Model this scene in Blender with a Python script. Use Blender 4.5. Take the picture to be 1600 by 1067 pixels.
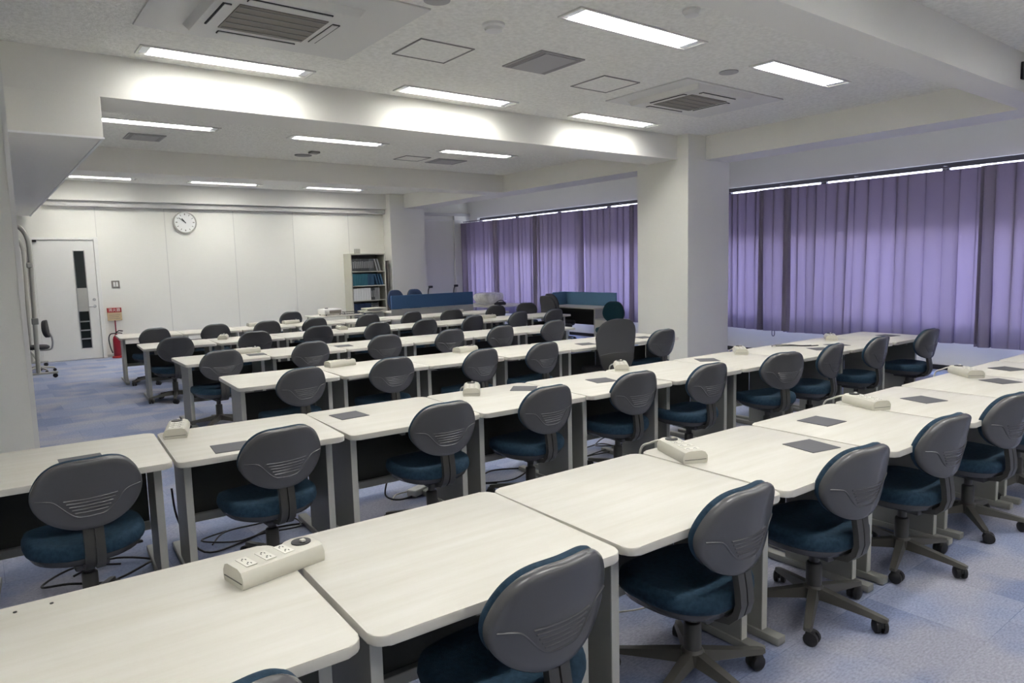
import bpy, bmesh, math, random
from mathutils import Vector, Matrix
rnd = random.Random(7)
PI = math.pi
for o in list(bpy.data.objects):
    bpy.data.objects.remove(o)
SC = bpy.context.scene
COL = SC.collection

# ------------------------------------------------------------------ camera
CAM_H = 1.6267
YAW, PITCH, ROLL, FPX = 0.65484, 0.11033, -0.025398, 1088.95
cy, sy, cp, sp = math.cos(YAW), math.sin(YAW), math.cos(PITCH), math.sin(PITCH)
fw = Vector((sy * cp, cy * cp, -sp)); rt = Vector((cy, -sy, 0)); up = rt.cross(fw)
r2 = rt * math.cos(ROLL) + up * math.sin(ROLL); u2 = -rt * math.sin(ROLL) + up * math.cos(ROLL)
cd = bpy.data.cameras.new('camera'); cam = bpy.data.objects.new('camera', cd); COL.objects.link(cam)
cam.matrix_world = Matrix(((r2.x, u2.x, -fw.x, 0), (r2.y, u2.y, -fw.y, 0), (r2.z, u2.z, -fw.z, CAM_H), (0, 0, 0, 1)))
cd.sensor_width = 36; cd.lens = FPX / 1600 * 36; cd.clip_start = 0.05
SC.camera = cam

# ------------------------------------------------------------------ world, exposure
W = bpy.data.worlds.new('daylight'); SC.world = W; W.use_nodes = True
bg = W.node_tree.nodes['Background']; bg.inputs[0].default_value = (0.80, 0.86, 1.0, 1); bg.inputs[1].default_value = 11.0
wn = W.node_tree; wt = wn.nodes.new('ShaderNodeTexCoord'); ws = wn.nodes.new('ShaderNodeSeparateXYZ'); wr = wn.nodes.new('ShaderNodeValToRGB')
wm = wn.nodes.new('ShaderNodeMapRange'); wm.inputs[1].default_value = -1; wm.inputs[2].default_value = 1
wn.links.new(wt.outputs['Generated'], ws.inputs[0]); wn.links.new(ws.outputs[2], wm.inputs[0]); wn.links.new(wm.outputs[0], wr.inputs[0]); wn.links.new(wr.outputs[0], bg.inputs[0])
ce = wr.color_ramp.elements; ce[0].position = 0.0; ce[0].color = (0.30, 0.32, 0.36, 1); ce[1].position = 1.0; ce[1].color = (0.45, 0.60, 1.0, 1)
for ps, c_ in ((0.38, (0.45, 0.48, 0.55, 1)), (0.47, (1.6, 1.7, 1.9, 1)), (0.56, (1.6, 1.75, 2.1, 1)), (0.68, (0.6, 0.75, 1.1, 1))):
    e_ = ce.new(ps); e_.color = c_
SC.view_settings.view_transform = 'Standard'; SC.view_settings.look = 'None'
SC.view_settings.gamma = 1; SC.view_settings.use_curve_mapping = False
SC.view_settings.exposure = 1.25
LAMP_E = 22.0
SC.cycles.max_bounces = 10; SC.cycles.diffuse_bounces = 7; SC.cycles.use_denoising = True

# ------------------------------------------------------------------ materials
def mat(name, col, rough=0.5, metal=0.0, col2=None, scale=(8, 8, 8), detail=3, bump=0.0, bscale=60, spec=0.5, ramp=(0.35, 0.65)):
    m = bpy.data.materials.new(name); m.use_nodes = True
    nt = m.node_tree; b = nt.nodes['Principled BSDF']
    b.inputs['Base Color'].default_value = (*col, 1); b.inputs['Roughness'].default_value = rough
    b.inputs['Metallic'].default_value = metal; b.inputs['Specular IOR Level'].default_value = spec
    tc = nt.nodes.new('ShaderNodeTexCoord')
    if col2:
        mp = nt.nodes.new('ShaderNodeMapping'); mp.inputs['Scale'].default_value = scale
        n = nt.nodes.new('ShaderNodeTexNoise'); n.inputs['Scale'].default_value = 1; n.inputs['Detail'].default_value = detail
        r = nt.nodes.new('ShaderNodeValToRGB')
        r.color_ramp.elements[0].position = ramp[0]; r.color_ramp.elements[1].position = ramp[1]
        r.color_ramp.elements[0].color = (*col, 1); r.color_ramp.elements[1].color = (*col2, 1)
        nt.links.new(tc.outputs['Object'], mp.inputs[0]); nt.links.new(mp.outputs[0], n.inputs[0])
        nt.links.new(n.outputs[0], r.inputs[0]); nt.links.new(r.outputs[0], b.inputs['Base Color'])
    if bump:
        n2 = nt.nodes.new('ShaderNodeTexNoise'); n2.inputs['Scale'].default_value = bscale; n2.inputs['Detail'].default_value = 4
        bp = nt.nodes.new('ShaderNodeBump'); bp.inputs['Strength'].default_value = bump; bp.inputs['Distance'].default_value = 0.01
        nt.links.new(tc.outputs['Object'], n2.inputs[0]); nt.links.new(n2.outputs[0], bp.inputs['Height'])
        nt.links.new(bp.outputs[0], b.inputs['Normal'])
    return m
def emis(name, col, s):
    m = bpy.data.materials.new(name); m.use_nodes = True; nt = m.node_tree
    nt.nodes.remove(nt.nodes['Principled BSDF']); e = nt.nodes.new('ShaderNodeEmission')
    e.inputs[0].default_value = (*col, 1); e.inputs[1].default_value = s
    nt.links.new(e.outputs[0], nt.nodes['Material Output'].inputs[0]); return m

M = {}
M['wall'] = mat('painted_wall', (0.79, 0.78, 0.71), 0.75, bump=0.08, bscale=180)
M['beam'] = mat('painted_plaster', (0.79, 0.775, 0.71), 0.8, bump=0.1, bscale=120)
M['ceiling'] = mat('rock_wool_ceiling', (0.76, 0.75, 0.68), 0.95, col2=(0.86, 0.85, 0.78), scale=(26, 26, 26), detail=5, bump=0.9, bscale=38, spec=0.1)
M['ac_soot'] = M['ceiling']
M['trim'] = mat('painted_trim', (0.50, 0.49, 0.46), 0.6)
M['seam'] = mat('seam_grey', (0.63, 0.62, 0.57), 0.7)
M['base'] = mat('black_vinyl', (0.012, 0.012, 0.014), 0.5)
M['door'] = mat('door_paint', (0.78, 0.775, 0.73), 0.45)
M['doorglass'] = mat('dark_glass', (0.012, 0.016, 0.016), 0.08)
M['steel'] = mat('brushed_steel', (0.45, 0.45, 0.44), 0.3, 0.9)
M['white'] = mat('white_plastic', (0.72, 0.71, 0.67), 0.4)
M['acplate'] = mat('ac_panel', (0.66, 0.65, 0.60), 0.5)
M['acgrille'] = mat('ac_grille', (0.20, 0.18, 0.15), 0.6)
M['dark'] = mat('dark_slot', (0.02, 0.02, 0.02), 0.7)
M['soffedge'] = mat('edge_strip', (0.85, 0.85, 0.83), 0.5)
M['lamp'] = emis('lamp_lens', (0.99, 0.975, 0.94), LAMP_E)
M['louver'] = mat('louver_metal', (0.86, 0.88, 0.90), 0.4, 0.0)
M['hatch'] = mat('hatch_frame', (0.22, 0.21, 0.19), 0.5)
M['vent'] = mat('vent_plate', (0.36, 0.35, 0.33), 0.5)
M['shell'] = mat('chair_shell', (0.082, 0.082, 0.084), 0.27, bump=0.04, bscale=500, spec=0.55)
M['frame'] = mat('chair_frame', (0.050, 0.049, 0.045), 0.42)
M['basegrey'] = mat('chair_base', (0.075, 0.072, 0.062), 0.45)
M['fabric'] = mat('blue_fabric', (0.012, 0.032, 0.055), 0.8, col2=(0.019, 0.047, 0.077), scale=(60, 60, 60), bump=0.25, bscale=420, spec=0.25)
M['teal'] = mat('teal_fabric', (0.010, 0.040, 0.052), 0.9, bump=0.25, bscale=400, spec=0.2)
M['navyfab'] = mat('navy_fabric', (0.028, 0.05, 0.11), 0.85, bump=0.2, bscale=400)
M['black'] = mat('black_rubber', (0.012, 0.012, 0.013), 0.5)
M['blackfab'] = mat('charcoal_fabric', (0.03, 0.03, 0.034), 0.85, bump=0.2, bscale=400)
M['deskleg'] = mat('desk_leg', (0.25, 0.25, 0.225), 0.45)
M['legedge'] = mat('desk_leg_edge', (0.46, 0.46, 0.41), 0.45)
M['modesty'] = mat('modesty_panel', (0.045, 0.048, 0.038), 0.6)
M['mousemat'] = mat('grey_mat', (0.095, 0.095, 0.102), 0.7)
M['strip'] = mat('ivory_plastic', (0.58, 0.56, 0.48), 0.4)
M['outlet'] = mat('outlet_plate', (0.70, 0.68, 0.60), 0.35)
M['cable'] = mat('black_cable', (0.01, 0.01, 0.011), 0.45)
M['cablew'] = mat('ivory_cable', (0.62, 0.60, 0.52), 0.5)
M['cableg'] = mat('grey_cable', (0.13, 0.13, 0.14), 0.5)
M['shelf'] = mat('beige_steel', (0.52, 0.51, 0.42), 0.5)
M['shelfin'] = mat('shelf_inside', (0.16, 0.16, 0.14), 0.6)
M['blue'] = mat('blue_partition', (0.055, 0.118, 0.235), 0.85, bump=0.2, bscale=300, spec=0.2)
M['blue2'] = mat('pale_blue_partition', (0.11, 0.215, 0.33), 0.85, bump=0.2, bscale=300, spec=0.2)
M['greypanel'] = mat('grey_panel', (0.38, 0.375, 0.345), 0.55)
M['red'] = mat('red_paint', (0.24, 0.008, 0.02), 0.3)
M['signyel'] = mat('sign_yellow', (0.55, 0.42, 0.25), 0.5)
M['signred'] = mat('sign_red', (0.38, 0.015, 0.015), 0.5)
M['signwhite'] = mat('sign_white', (0.85, 0.82, 0.78), 0.5)
M['sheet'] = mat('plastic_sheet', (0.80, 0.80, 0.77), 0.3, col2=(0.58, 0.58, 0.56), scale=(14, 14, 6))
M['paper'] = mat('paper', (0.78, 0.78, 0.75), 0.7)
M['sash'] = mat('window_sash', (0.10, 0.10, 0.11), 0.4, 0.6)
M['rail'] = mat('curtain_rail', (0.10, 0.09, 0.11), 0.45)
M['stand'] = mat('stand_tube', (0.40, 0.39, 0.34), 0.4, 0.0)
M['outside'] = mat('added_slab_concrete', (0.45, 0.45, 0.44), 0.9)

def m_carpet():
    m = bpy.data.materials.new('carpet_tiles'); m.use_nodes = True; nt = m.node_tree; L = nt.links
    b = nt.nodes['Principled BSDF']; b.inputs['Roughness'].default_value = 0.97; b.inputs['Specular IOR Level'].default_value = 0.1
    tc = nt.nodes.new('ShaderNodeTexCoord')
    br = nt.nodes.new('ShaderNodeTexBrick'); br.offset = 0.5; br.inputs['Scale'].default_value = 1.0
    br.inputs['Brick Width'].default_value = 0.5; br.inputs['Row Height'].default_value = 0.5
    br.inputs['Mortar Size'].default_value = 0.0015; br.inputs['Mortar Smooth'].default_value = 0.4
    br.inputs['Color1'].default_value = (0.185, 0.215, 0.330, 1); br.inputs['Color2'].default_value = (0.262, 0.290, 0.400, 1)
    br.inputs['Mortar'].default_value = (0.13, 0.16, 0.26, 1)
    L.new(tc.outputs['Object'], br.inputs[0])
    n = nt.nodes.new('ShaderNodeTexNoise'); n.inputs['Scale'].default_value = 1.5; n.inputs['Detail'].default_value = 2
    mp = nt.nodes.new('ShaderNodeMapping'); mp.inputs['Scale'].default_value = (1.1, 1.5, 1); mp.inputs['Rotation'].default_value = (0, 0, 0.5)
    L.new(tc.outputs['Object'], mp.inputs[0]); L.new(mp.outputs[0], n.inputs[0])
    rp = nt.nodes.new('ShaderNodeValToRGB'); rp.color_ramp.elements[0].position = 0.46; rp.color_ramp.elements[1].position = 0.62
    rp.color_ramp.elements[0].color = (0, 0, 0, 1); rp.color_ramp.elements[1].color = (1, 1, 1, 1)
    L.new(n.outputs[0], rp.inputs[0])
    mx = nt.nodes.new('ShaderNodeMix'); mx.data_type = 'RGBA'
    fm = nt.nodes.new('ShaderNodeMath'); fm.operation = 'MULTIPLY'; fm.inputs[1].default_value = 0.62; L.new(rp.outputs[0], fm.inputs[0]); L.new(fm.outputs[0], mx.inputs['Factor']); L.new(br.outputs[0], mx.inputs['A']); mx.inputs['B'].default_value = (0.36, 0.345, 0.37, 1)
    fine = nt.nodes.new('ShaderNodeTexNoise'); fine.inputs['Scale'].default_value = 90; fine.inputs['Detail'].default_value = 3
    mp2 = nt.nodes.new('ShaderNodeMapping'); mp2.inputs['Scale'].default_value = (0.6, 1.3, 1)
    L.new(tc.outputs['Object'], mp2.inputs[0]); L.new(mp2.outputs[0], fine.inputs[0])
    mr = nt.nodes.new('ShaderNodeMapRange'); mr.inputs[1].default_value = 0.3; mr.inputs[2].default_value = 0.7
    mr.inputs[3].default_value = 0.82; mr.inputs[4].default_value = 1.18
    L.new(fine.outputs[0], mr.inputs[0])
    mu = nt.nodes.new('ShaderNodeMix'); mu.data_type = 'RGBA'; mu.blend_type = 'MULTIPLY'; mu.inputs['Factor'].default_value = 1
    L.new(mx.outputs['Result'], mu.inputs['A']); L.new(mr.outputs[0], mu.inputs['B']); L.new(mu.outputs['Result'], b.inputs['Base Color'])
    bp = nt.nodes.new('ShaderNodeBump'); bp.inputs['Strength'].default_value = 0.4; bp.inputs['Distance'].default_value = 0.004
    L.new(fine.outputs[0], bp.inputs['Height']); L.new(bp.outputs[0], b.inputs['Normal'])
    return m
M['carpet'] = m_carpet()

def m_desktop():
    m = bpy.data.materials.new('pale_wood_desktop'); m.use_nodes = True; nt = m.node_tree; L = nt.links
    b = nt.nodes['Principled BSDF']; b.inputs['Roughness'].default_value = 0.42; b.inputs['Specular IOR Level'].default_value = 0.4
    tc = nt.nodes.new('ShaderNodeTexCoord'); oi = nt.nodes.new('ShaderNodeObjectInfo')
    ad = nt.nodes.new('ShaderNodeVectorMath'); ad.operation = 'ADD'
    cm = nt.nodes.new('ShaderNodeCombineXYZ'); ml = nt.nodes.new('ShaderNodeMath'); ml.operation = 'MULTIPLY'; ml.inputs[1].default_value = 40
    L.new(oi.outputs['Random'], ml.inputs[0]); L.new(ml.outputs[0], cm.inputs[0]); L.new(ml.outputs[0], cm.inputs[1])
    L.new(tc.outputs['Object'], ad.inputs[0]); L.new(cm.outputs[0], ad.inputs[1])
    mp = nt.nodes.new('ShaderNodeMapping'); mp.inputs['Scale'].default_value = (1.6, 17, 6)
    n = nt.nodes.new('ShaderNodeTexNoise'); n.inputs['Scale'].default_value = 1; n.inputs['Detail'].default_value = 5; n.inputs['Roughness'].default_value = 0.65
    L.new(ad.outputs[0], mp.inputs[0]); L.new(mp.outputs[0], n.inputs[0])
    r = nt.nodes.new('ShaderNodeValToRGB'); r.color_ramp.elements[0].position = 0.3; r.color_ramp.elements[1].position = 0.7
    r.color_ramp.elements[0].color = (0.57, 0.545, 0.47, 1); r.color_ramp.elements[1].color = (0.635, 0.615, 0.555, 1)
    L.new(n.outputs[0], r.inputs[0]); L.new(r.outputs[0], b.inputs['Base Color'])
    return m
M['desktop'] = m_desktop()

def m_curtain(nm, diff, trans):
    m = bpy.data.materials.new(nm); m.use_nodes = True; nt = m.node_tree; L = nt.links
    nt.nodes.remove(nt.nodes['Principled BSDF'])
    d = nt.nodes.new('ShaderNodeBsdfDiffuse'); t = nt.nodes.new('ShaderNodeBsdfTranslucent'); mx = nt.nodes.new('ShaderNodeAddShader')
    tc = nt.nodes.new('ShaderNodeTexCoord'); n = nt.nodes.new('ShaderNodeTexNoise'); n.inputs['Scale'].default_value = 350
    bp = nt.nodes.new('ShaderNodeBump'); bp.inputs['Strength'].default_value = 0.2; bp.inputs['Distance'].default_value = 0.002
    L.new(tc.outputs['Object'], n.inputs[0]); L.new(n.outputs[0], bp.inputs['Height']); L.new(bp.outputs[0], d.inputs['Normal'])
    d.inputs[0].default_value = (*diff, 1); t.inputs[0].default_value = (*trans, 1)
    L.new(d.outputs[0], mx.inputs[0]); L.new(t.outputs[0], mx.inputs[1]); L.new(mx.outputs[0], nt.nodes['Material Output'].inputs[0])
    return m
M['curtain'] = m_curtain('purple_curtain', (0.20, 0.175, 0.215), (0.0228, 0.0175, 0.0292))
def m_glass(nm='window_glass', tc_=(0.93, 0.95, 0.96)):
    m = bpy.data.materials.new(nm); m.use_nodes = True; nt = m.node_tree; L = nt.links
    nt.nodes.remove(nt.nodes['Principled BSDF'])
    t = nt.nodes.new('ShaderNodeBsdfTransparent'); g = nt.nodes.new('ShaderNodeBsdfGlossy'); g.inputs['Roughness'].default_value = 0.02
    t.inputs[0].default_value = (*tc_, 1)
    mx = nt.nodes.new('ShaderNodeMixShader'); mx.inputs[0].default_value = 0.06
    L.new(t.outputs[0], mx.inputs[1]); L.new(g.outputs[0], mx.inputs[2]); L.new(mx.outputs[0], nt.nodes['Material Output'].inputs[0])
    return m
M['glass'] = m_glass(); M['glass_dimming'] = m_glass('dimming_glass', (0.42, 0.42, 0.45))

# ------------------------------------------------------------------ mesh helpers
def box(bm, c, s, bev=0.0, seg=2, rot=None):
    r = bmesh.ops.create_cube(bm, size=1.0)
    vs = r['verts']
    bmesh.ops.scale(bm, vec=Vector(s), verts=vs)
    if bev:
        es = list({e for v in vs for e in v.link_edges})
        g = bmesh.ops.bevel(bm, geom=es, offset=bev, segments=seg, affect='EDGES', profile=0.5)
        vs = list({v for f in g['faces'] for v in f.verts} | {v for v in vs if v.is_valid})
    if rot is not None:
        bmesh.ops.rotate(bm, cent=(0, 0, 0), matrix=rot, verts=vs)
    bmesh.ops.translate(bm, vec=Vector(c), verts=vs)
    return vs
def bx(bm, x0, x1, y0, y1, z0, z1, bev=0.0):
    return box(bm, ((x0 + x1) / 2, (y0 + y1) / 2, (z0 + z1) / 2), (x1 - x0, y1 - y0, z1 - z0), bev)
def tube(bm, pts, r, n=8, caps=True):
    pts = [Vector(p) for p in pts]; rr = r if isinstance(r, (list, tuple)) else [r] * len(pts)
    rings = []; prev = None
    for i, p in enumerate(pts):
        a = pts[max(i - 1, 0)]; b = pts[min(i + 1, len(pts) - 1)]
        d = (b - a).normalized()
        if prev is None:
            u = d.orthogonal().normalized()
        else:
            u = (prev - d * prev.dot(d)).normalized()
        prev = u; v = d.cross(u)
        rings.append([bm.verts.new(p + (u * math.cos(2 * PI * k / n) + v * math.sin(2 * PI * k / n)) * rr[i]) for k in range(n)])
    for a, b in zip(rings, rings[1:]):
        for k in range(n):
            bm.faces.new((a[k], a[(k + 1) % n], b[(k + 1) % n], b[k]))
    if caps:
        bm.faces.new(rings[0][::-1]); bm.faces.new(rings[-1])
def lathe(bm, prof, c=(0, 0, 0), n=20, axis='Z'):
    rings = []
    for r, z in prof:
        ring = []
        for k in range(n):
            a = 2 * PI * k / n
            p = (r * math.cos(a), r * math.sin(a), z)
            if axis == 'Y': p = (p[0], z, p[1])
            if axis == 'X': p = (z, p[0], p[1])
            ring.append(bm.verts.new(Vector(p) + Vector(c)))
        rings.append(ring)
    for a, b in zip(rings, rings[1:]):
        for k in range(n):
            bm.faces.new((a[k], a[(k + 1) % n], b[(k + 1) % n], b[k]))
    bm.faces.new(rings[0][::-1]); bm.faces.new(rings[-1])
def smooth_path(pts, k=6):
    P = [Vector(p) for p in pts]; out = []
    for i in range(len(P) - 1):
        p0 = P[max(i - 1, 0)]; p1 = P[i]; p2 = P[i + 1]; p3 = P[min(i + 2, len(P) - 1)]
        for j in range(k):
            t = j / k
            out.append(0.5 * ((2 * p1) + (p2 - p0) * t + (2 * p0 - 5 * p1 + 4 * p2 - p3) * t * t + (3 * p1 - p0 - 3 * p2 + p3) * t ** 3))
    out.append(P[-1]); return out
def prism(bm, outline, z0, z1, bev=0.0):
    a = [bm.verts.new((x, y, z0)) for x, y in outline]; b = [bm.verts.new((x, y, z1)) for x, y in outline]
    n = len(a)
    fs = [bm.faces.new(a[::-1]), bm.faces.new(b)]
    for k in range(n): fs.append(bm.faces.new((a[k], a[(k + 1) % n], b[(k + 1) % n], b[k])))
    if bev:
        es = list(fs[0].edges) + list(fs[1].edges)
        bmesh.ops.bevel(bm, geom=es, offset=bev, segments=2, affect='EDGES', profile=0.5)
def obj(name, bm, m, parent=None, smooth=None):
    bmesh.ops.recalc_face_normals(bm, faces=bm.faces)
    me = bpy.data.meshes.new(name); bm.to_mesh(me); bm.free()
    me.materials.append(M[m] if isinstance(m, str) else m)
    if smooth is not None:
        for p in me.polygons: p.use_smooth = True
        me.set_sharp_from_angle(angle=math.radians(smooth))
    o = bpy.data.objects.new(name, me); COL.objects.link(o)
    if parent: o.parent = parent
    return o
def thing(name, label, cat, loc=(0, 0, 0), rz=0.0, group=None):
    o = bpy.data.objects.new(name, None); COL.objects.link(o); o.empty_display_size = 0.1
    o.location = loc; o.rotation_euler = (0, 0, rz); tag(o, label, cat, group); return o
def tag(o, label, cat, group=None):
    o['label'] = label; o['category'] = cat
    if group: o['group'] = group
    return o
def struct(name, bm, m, parent=None, smooth=None):
    o = obj(name, bm, m, parent, smooth)
    if not parent: o['kind'] = 'structure'
    return o
def NB(): return bmesh.new()
def dup(root, loc, rz, label=None, group=None):
    def cp(o, par):
        c = o.copy(); COL.objects.link(c); c.parent = par
        for ch in list(o.children): cp(ch, c)
        return c
    r = cp(root, None); r.location = loc; r.rotation_euler = (0, 0, rz)
    if label: r['label'] = label
    if group: r['group'] = group
    return r
ORD = ['first', 'second', 'third', 'fourth', 'fifth', 'sixth', 'seventh', 'eighth', 'ninth', 'tenth', 'eleventh']

# ------------------------------------------------------------------ room shell
ZC, ZL = 3.396, 3.06          # ceiling, underside of the beams
X0, X1, Y0, Y1 = -2.9, 10.7, -3.6, 15.75
b = NB(); bx(b, X0 - 0.2, X1 + 0.2, Y0 - 0.2, Y1 + 0.2, -0.1, 0); struct('floor', b, 'carpet')
LX = (-0.42, 1.90, 4.22, 6.58); LY = (-1.3, 1.2, 3.81, 6.31, 9.32, 12.75, 14.86); LL, LW = 1.42, 0.25
b = NB(); xs = [X0 - 0.2]; ys = [Y0 - 0.2]
for x in LX: xs += [x - LL / 2 + 0.01, x + LL / 2 - 0.01]
for y in LY: ys += [y - LW / 2 + 0.01, y + LW / 2 - 0.01]
xs.append(X1 + 0.2); ys.append(Y1 + 0.2)
gv = [[b.verts.new((x, y, ZC)) for x in xs] for y in ys]
for j in range(len(ys) - 1):
    for i in range(len(xs) - 1):
        if not (i % 2 and j % 2 and (i > 1 or j < 4)): b.faces.new((gv[j][i], gv[j + 1][i], gv[j + 1][i + 1], gv[j][i + 1]))
bx(b, X0 - 0.2, X1 + 0.2, Y0 - 0.2, Y1 + 0.2, ZC + 0.12, ZC + 0.2)
o = bpy.data.objects.new('ceiling', bpy.data.meshes.new('ceiling')); b.to_mesh(o.data); b.free(); o.data.materials.append(M['ceiling']); COL.objects.link(o); o['kind'] = 'structure'
b = NB(); bx(b, X0 - 0.15, X0, Y0, Y1, 0, ZC); struct('wall_left', b, 'wall')
b = NB(); bx(b, X0, X1, Y0 - 0.15, Y0, 0, ZC); struct('wall_front', b, 'wall')
# back wall with upper step and trim
b = NB(); bx(b, X0, X1, Y1, Y1 + 0.15, 0, ZC); wb = struct('wall_back', b, 'wall')
b = NB()
for x in (3.22, 4.58, 5.89, 7.24): bx(b, x - 0.006, x + 0.006, Y1 - 0.003, Y1, 0.0, 2.92)
bx(b, 1.985, 1.995, Y1 - 0.003, Y1, 2.36, 2.92)
obj('panel_seams', b, 'seam', wb)
b = NB(); bx(b, X0, 8.17, 15.56, Y1, 3.04, ZC); struct('trim_1', b, 'beam')
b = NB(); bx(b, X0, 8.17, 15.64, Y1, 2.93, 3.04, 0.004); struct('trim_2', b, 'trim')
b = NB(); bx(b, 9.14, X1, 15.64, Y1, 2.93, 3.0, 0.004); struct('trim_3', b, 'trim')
b = NB(); bx(b, 10.22, X1, 15.68, Y1, 0, 2.93, 0.004); struct('trim_4', b, 'wall')
# window wall
def wall_right():
    b = NB(); z0, z1 = 0.60, 2.86
    for y0, y1 in ((Y0, -2.9), (7.6, 9.0), (15.3, Y1)): bx(b, X1, X1 + 0.18, y0, y1, z0, z1)
    bx(b, X1, X1 + 0.18, Y0, Y1, 0, z0); bx(b, X1, X1 + 0.18, Y0, Y1, z1, ZC)
    w = struct('wall_right', b, 'wall')
    k = 0
    for a, e, n in ((-2.9, 7.6, 6), (9.0, 15.3, 4)):
        st = (e - a) / n
        for i in range(n):
            k += 1; y0 = a + i * st; y1 = y0 + st
            f = NB()
            for q in ((y0, y0 + 0.045, z0, z1), (y1 - 0.045, y1, z0, z1)): bx(f, X1 + 0.08, X1 + 0.13, *q)
            for q in ((z0, z0 + 0.05), (z1 - 0.05, z1), (1.98, 2.03)): bx(f, X1 + 0.08, X1 + 0.13, y0 + 0.045, y1 - 0.045, *q)
            wn = struct('window_%d' % k, f, 'sash')
            g = NB(); bx(g, X1 + 0.10, X1 + 0.106, y0 + 0.045, y1 - 0.045, z0 + 0.05, 1.98); obj('window_pane', g, 'glass', wn)
            g = NB(); bx(g, X1 + 0.10, X1 + 0.106, y0 + 0.045, y1 - 0.045, 2.03, z1 - 0.05); obj('dimming_pane', g, 'glass_dimming', wn)  # upper panes darkened to let less daylight onto the curtain tops
wall_right()
b = NB(); bx(b, X1 - 0.012, X1, Y0, Y1, 0, 0.068, 0.002); struct('baseboard_right', b, 'base')
b = NB(); bx(b, X0, 0.86, Y1 - 0.01, Y1, 0, 0.05); bx(b, 1.99, 8.17, Y1 - 0.01, Y1, 0, 0.05); struct('baseboard_back', b, 'trim')
# outside: unseen slab added over the windows to dim the upper curtains
b = NB(); bx(b, X1 + 0.18, X1 + 0.8, Y0, Y1, 3.0, 3.15); struct('added_overhang', b, 'outside')
# beams
b = NB(); bx(b, X0, 8.57, 6.63, 7.19, ZL, ZC); bx(b, 8.57, 9.14, Y0, Y1, ZL, ZC); bx(b, X0, 8.57, 11.33, 11.85, ZL, ZC)
bx(b, X0, 8.57, 2.31, 2.60, ZL, ZC); struct('trim_6', b, 'beam')
# columns
b = NB(); bx(b, 8.17, 9.14, 6.44, 7.40, 0, ZL, 0.006); bx(b, 8.17, 8.57, 6.44, 6.63, ZL - 0.001, ZC); struct('trim_7', b, 'wall')
b = NB(); bx(b, 8.17, 9.14, 15.38, Y1, 0, ZC, 0.006); struct('trim_8', b, 'wall')
b = NB(); bx(b, -0.68, 0.295, 6.40, 7.35, 0, ZC, 0.006); pil = struct('trim_9', b, 'wall')
b = NB(); bx(b, 0.27, 0.302, 6.394, 6.40, 0, ZC); obj('corner_guard', b, 'white', pil)
# soffit on the left
b = NB(); bx(b, X0, 0.95, 6.632, 15.64, 2.73, ZC - 0.001, 0.003); sof = struct('trim_10', b, 'beam')
b = NB(); bx(b, 0.935, 0.955, 6.62, 15.64, 2.722, 2.735); bx(b, X0, 0.955, 6.615, 6.632, 2.722, 2.738); obj('soffit_edge', b, 'soffedge', sof)
b = NB(); bx(b, X0, 0.73, 15.60, 15.66, 2.69, 2.73); obj('soffit_strip', b, 'seam', sof)

# door
b = NB()
bx(b, 0.86, 0.93, 15.70, Y1, 0, 2.35, 0.003); bx(b, 1.92, 1.99, 15.70, Y1, 0, 2.35, 0.003); bx(b, 0.93, 1.92, 15.70, Y1, 2.30, 2.35, 0.003)
dr = struct('door_1', b, 'door')
b = NB(); bx(b, 0.935, 1.915, 15.722, Y1, 0.012, 2.295, 0.002); obj('door_leaf', b, 'door', dr)
b = NB(); bx(b, 1.58, 1.74, 15.714, 15.724, 1.38, 2.09, 0.002); bx(b, 1.58, 1.74, 15.714, 15.724, 0.22, 0.93, 0.002); obj('door_glass', b, 'doorglass', dr)
b = NB(); bx(b, 1.575, 1.745, 15.712, 15.724, 0.93, 1.38, 0.002); obj('frosted_panel', b, 'greypanel', dr)
b = NB()
for z in (0.40, 0.565, 0.735): bx(b, 1.575, 1.745, 15.704, 15.716, z - 0.012, z + 0.012)
for x in (1.572, 1.748): bx(b, x - 0.006, x + 0.006, 15.708, 15.722, 0.21, 2.10)
obj('glazing_bar', b, 'steel', dr)
b = NB(); lathe(b, [(0.028, -0.02), (0.028, 0.0)], (1.85, 15.72, 1.15), 16, 'Y'); tube(b, [(1.85, 15.72, 1.02), (1.85, 15.665, 1.02), (1.74, 15.66, 1.02)], 0.011)
lathe(b, [(0.028, -0.02), (0.028, 0.0)], (1.85, 15.72, 1.02), 16, 'Y'); obj('door_handle', b, 'steel', dr, 40)
b = NB(); bx(b, 0.94, 1.00, 15.68, 15.72, 2.26, 2.30, 0.004); obj('door_closer', b, 'dark', dr)

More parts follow.
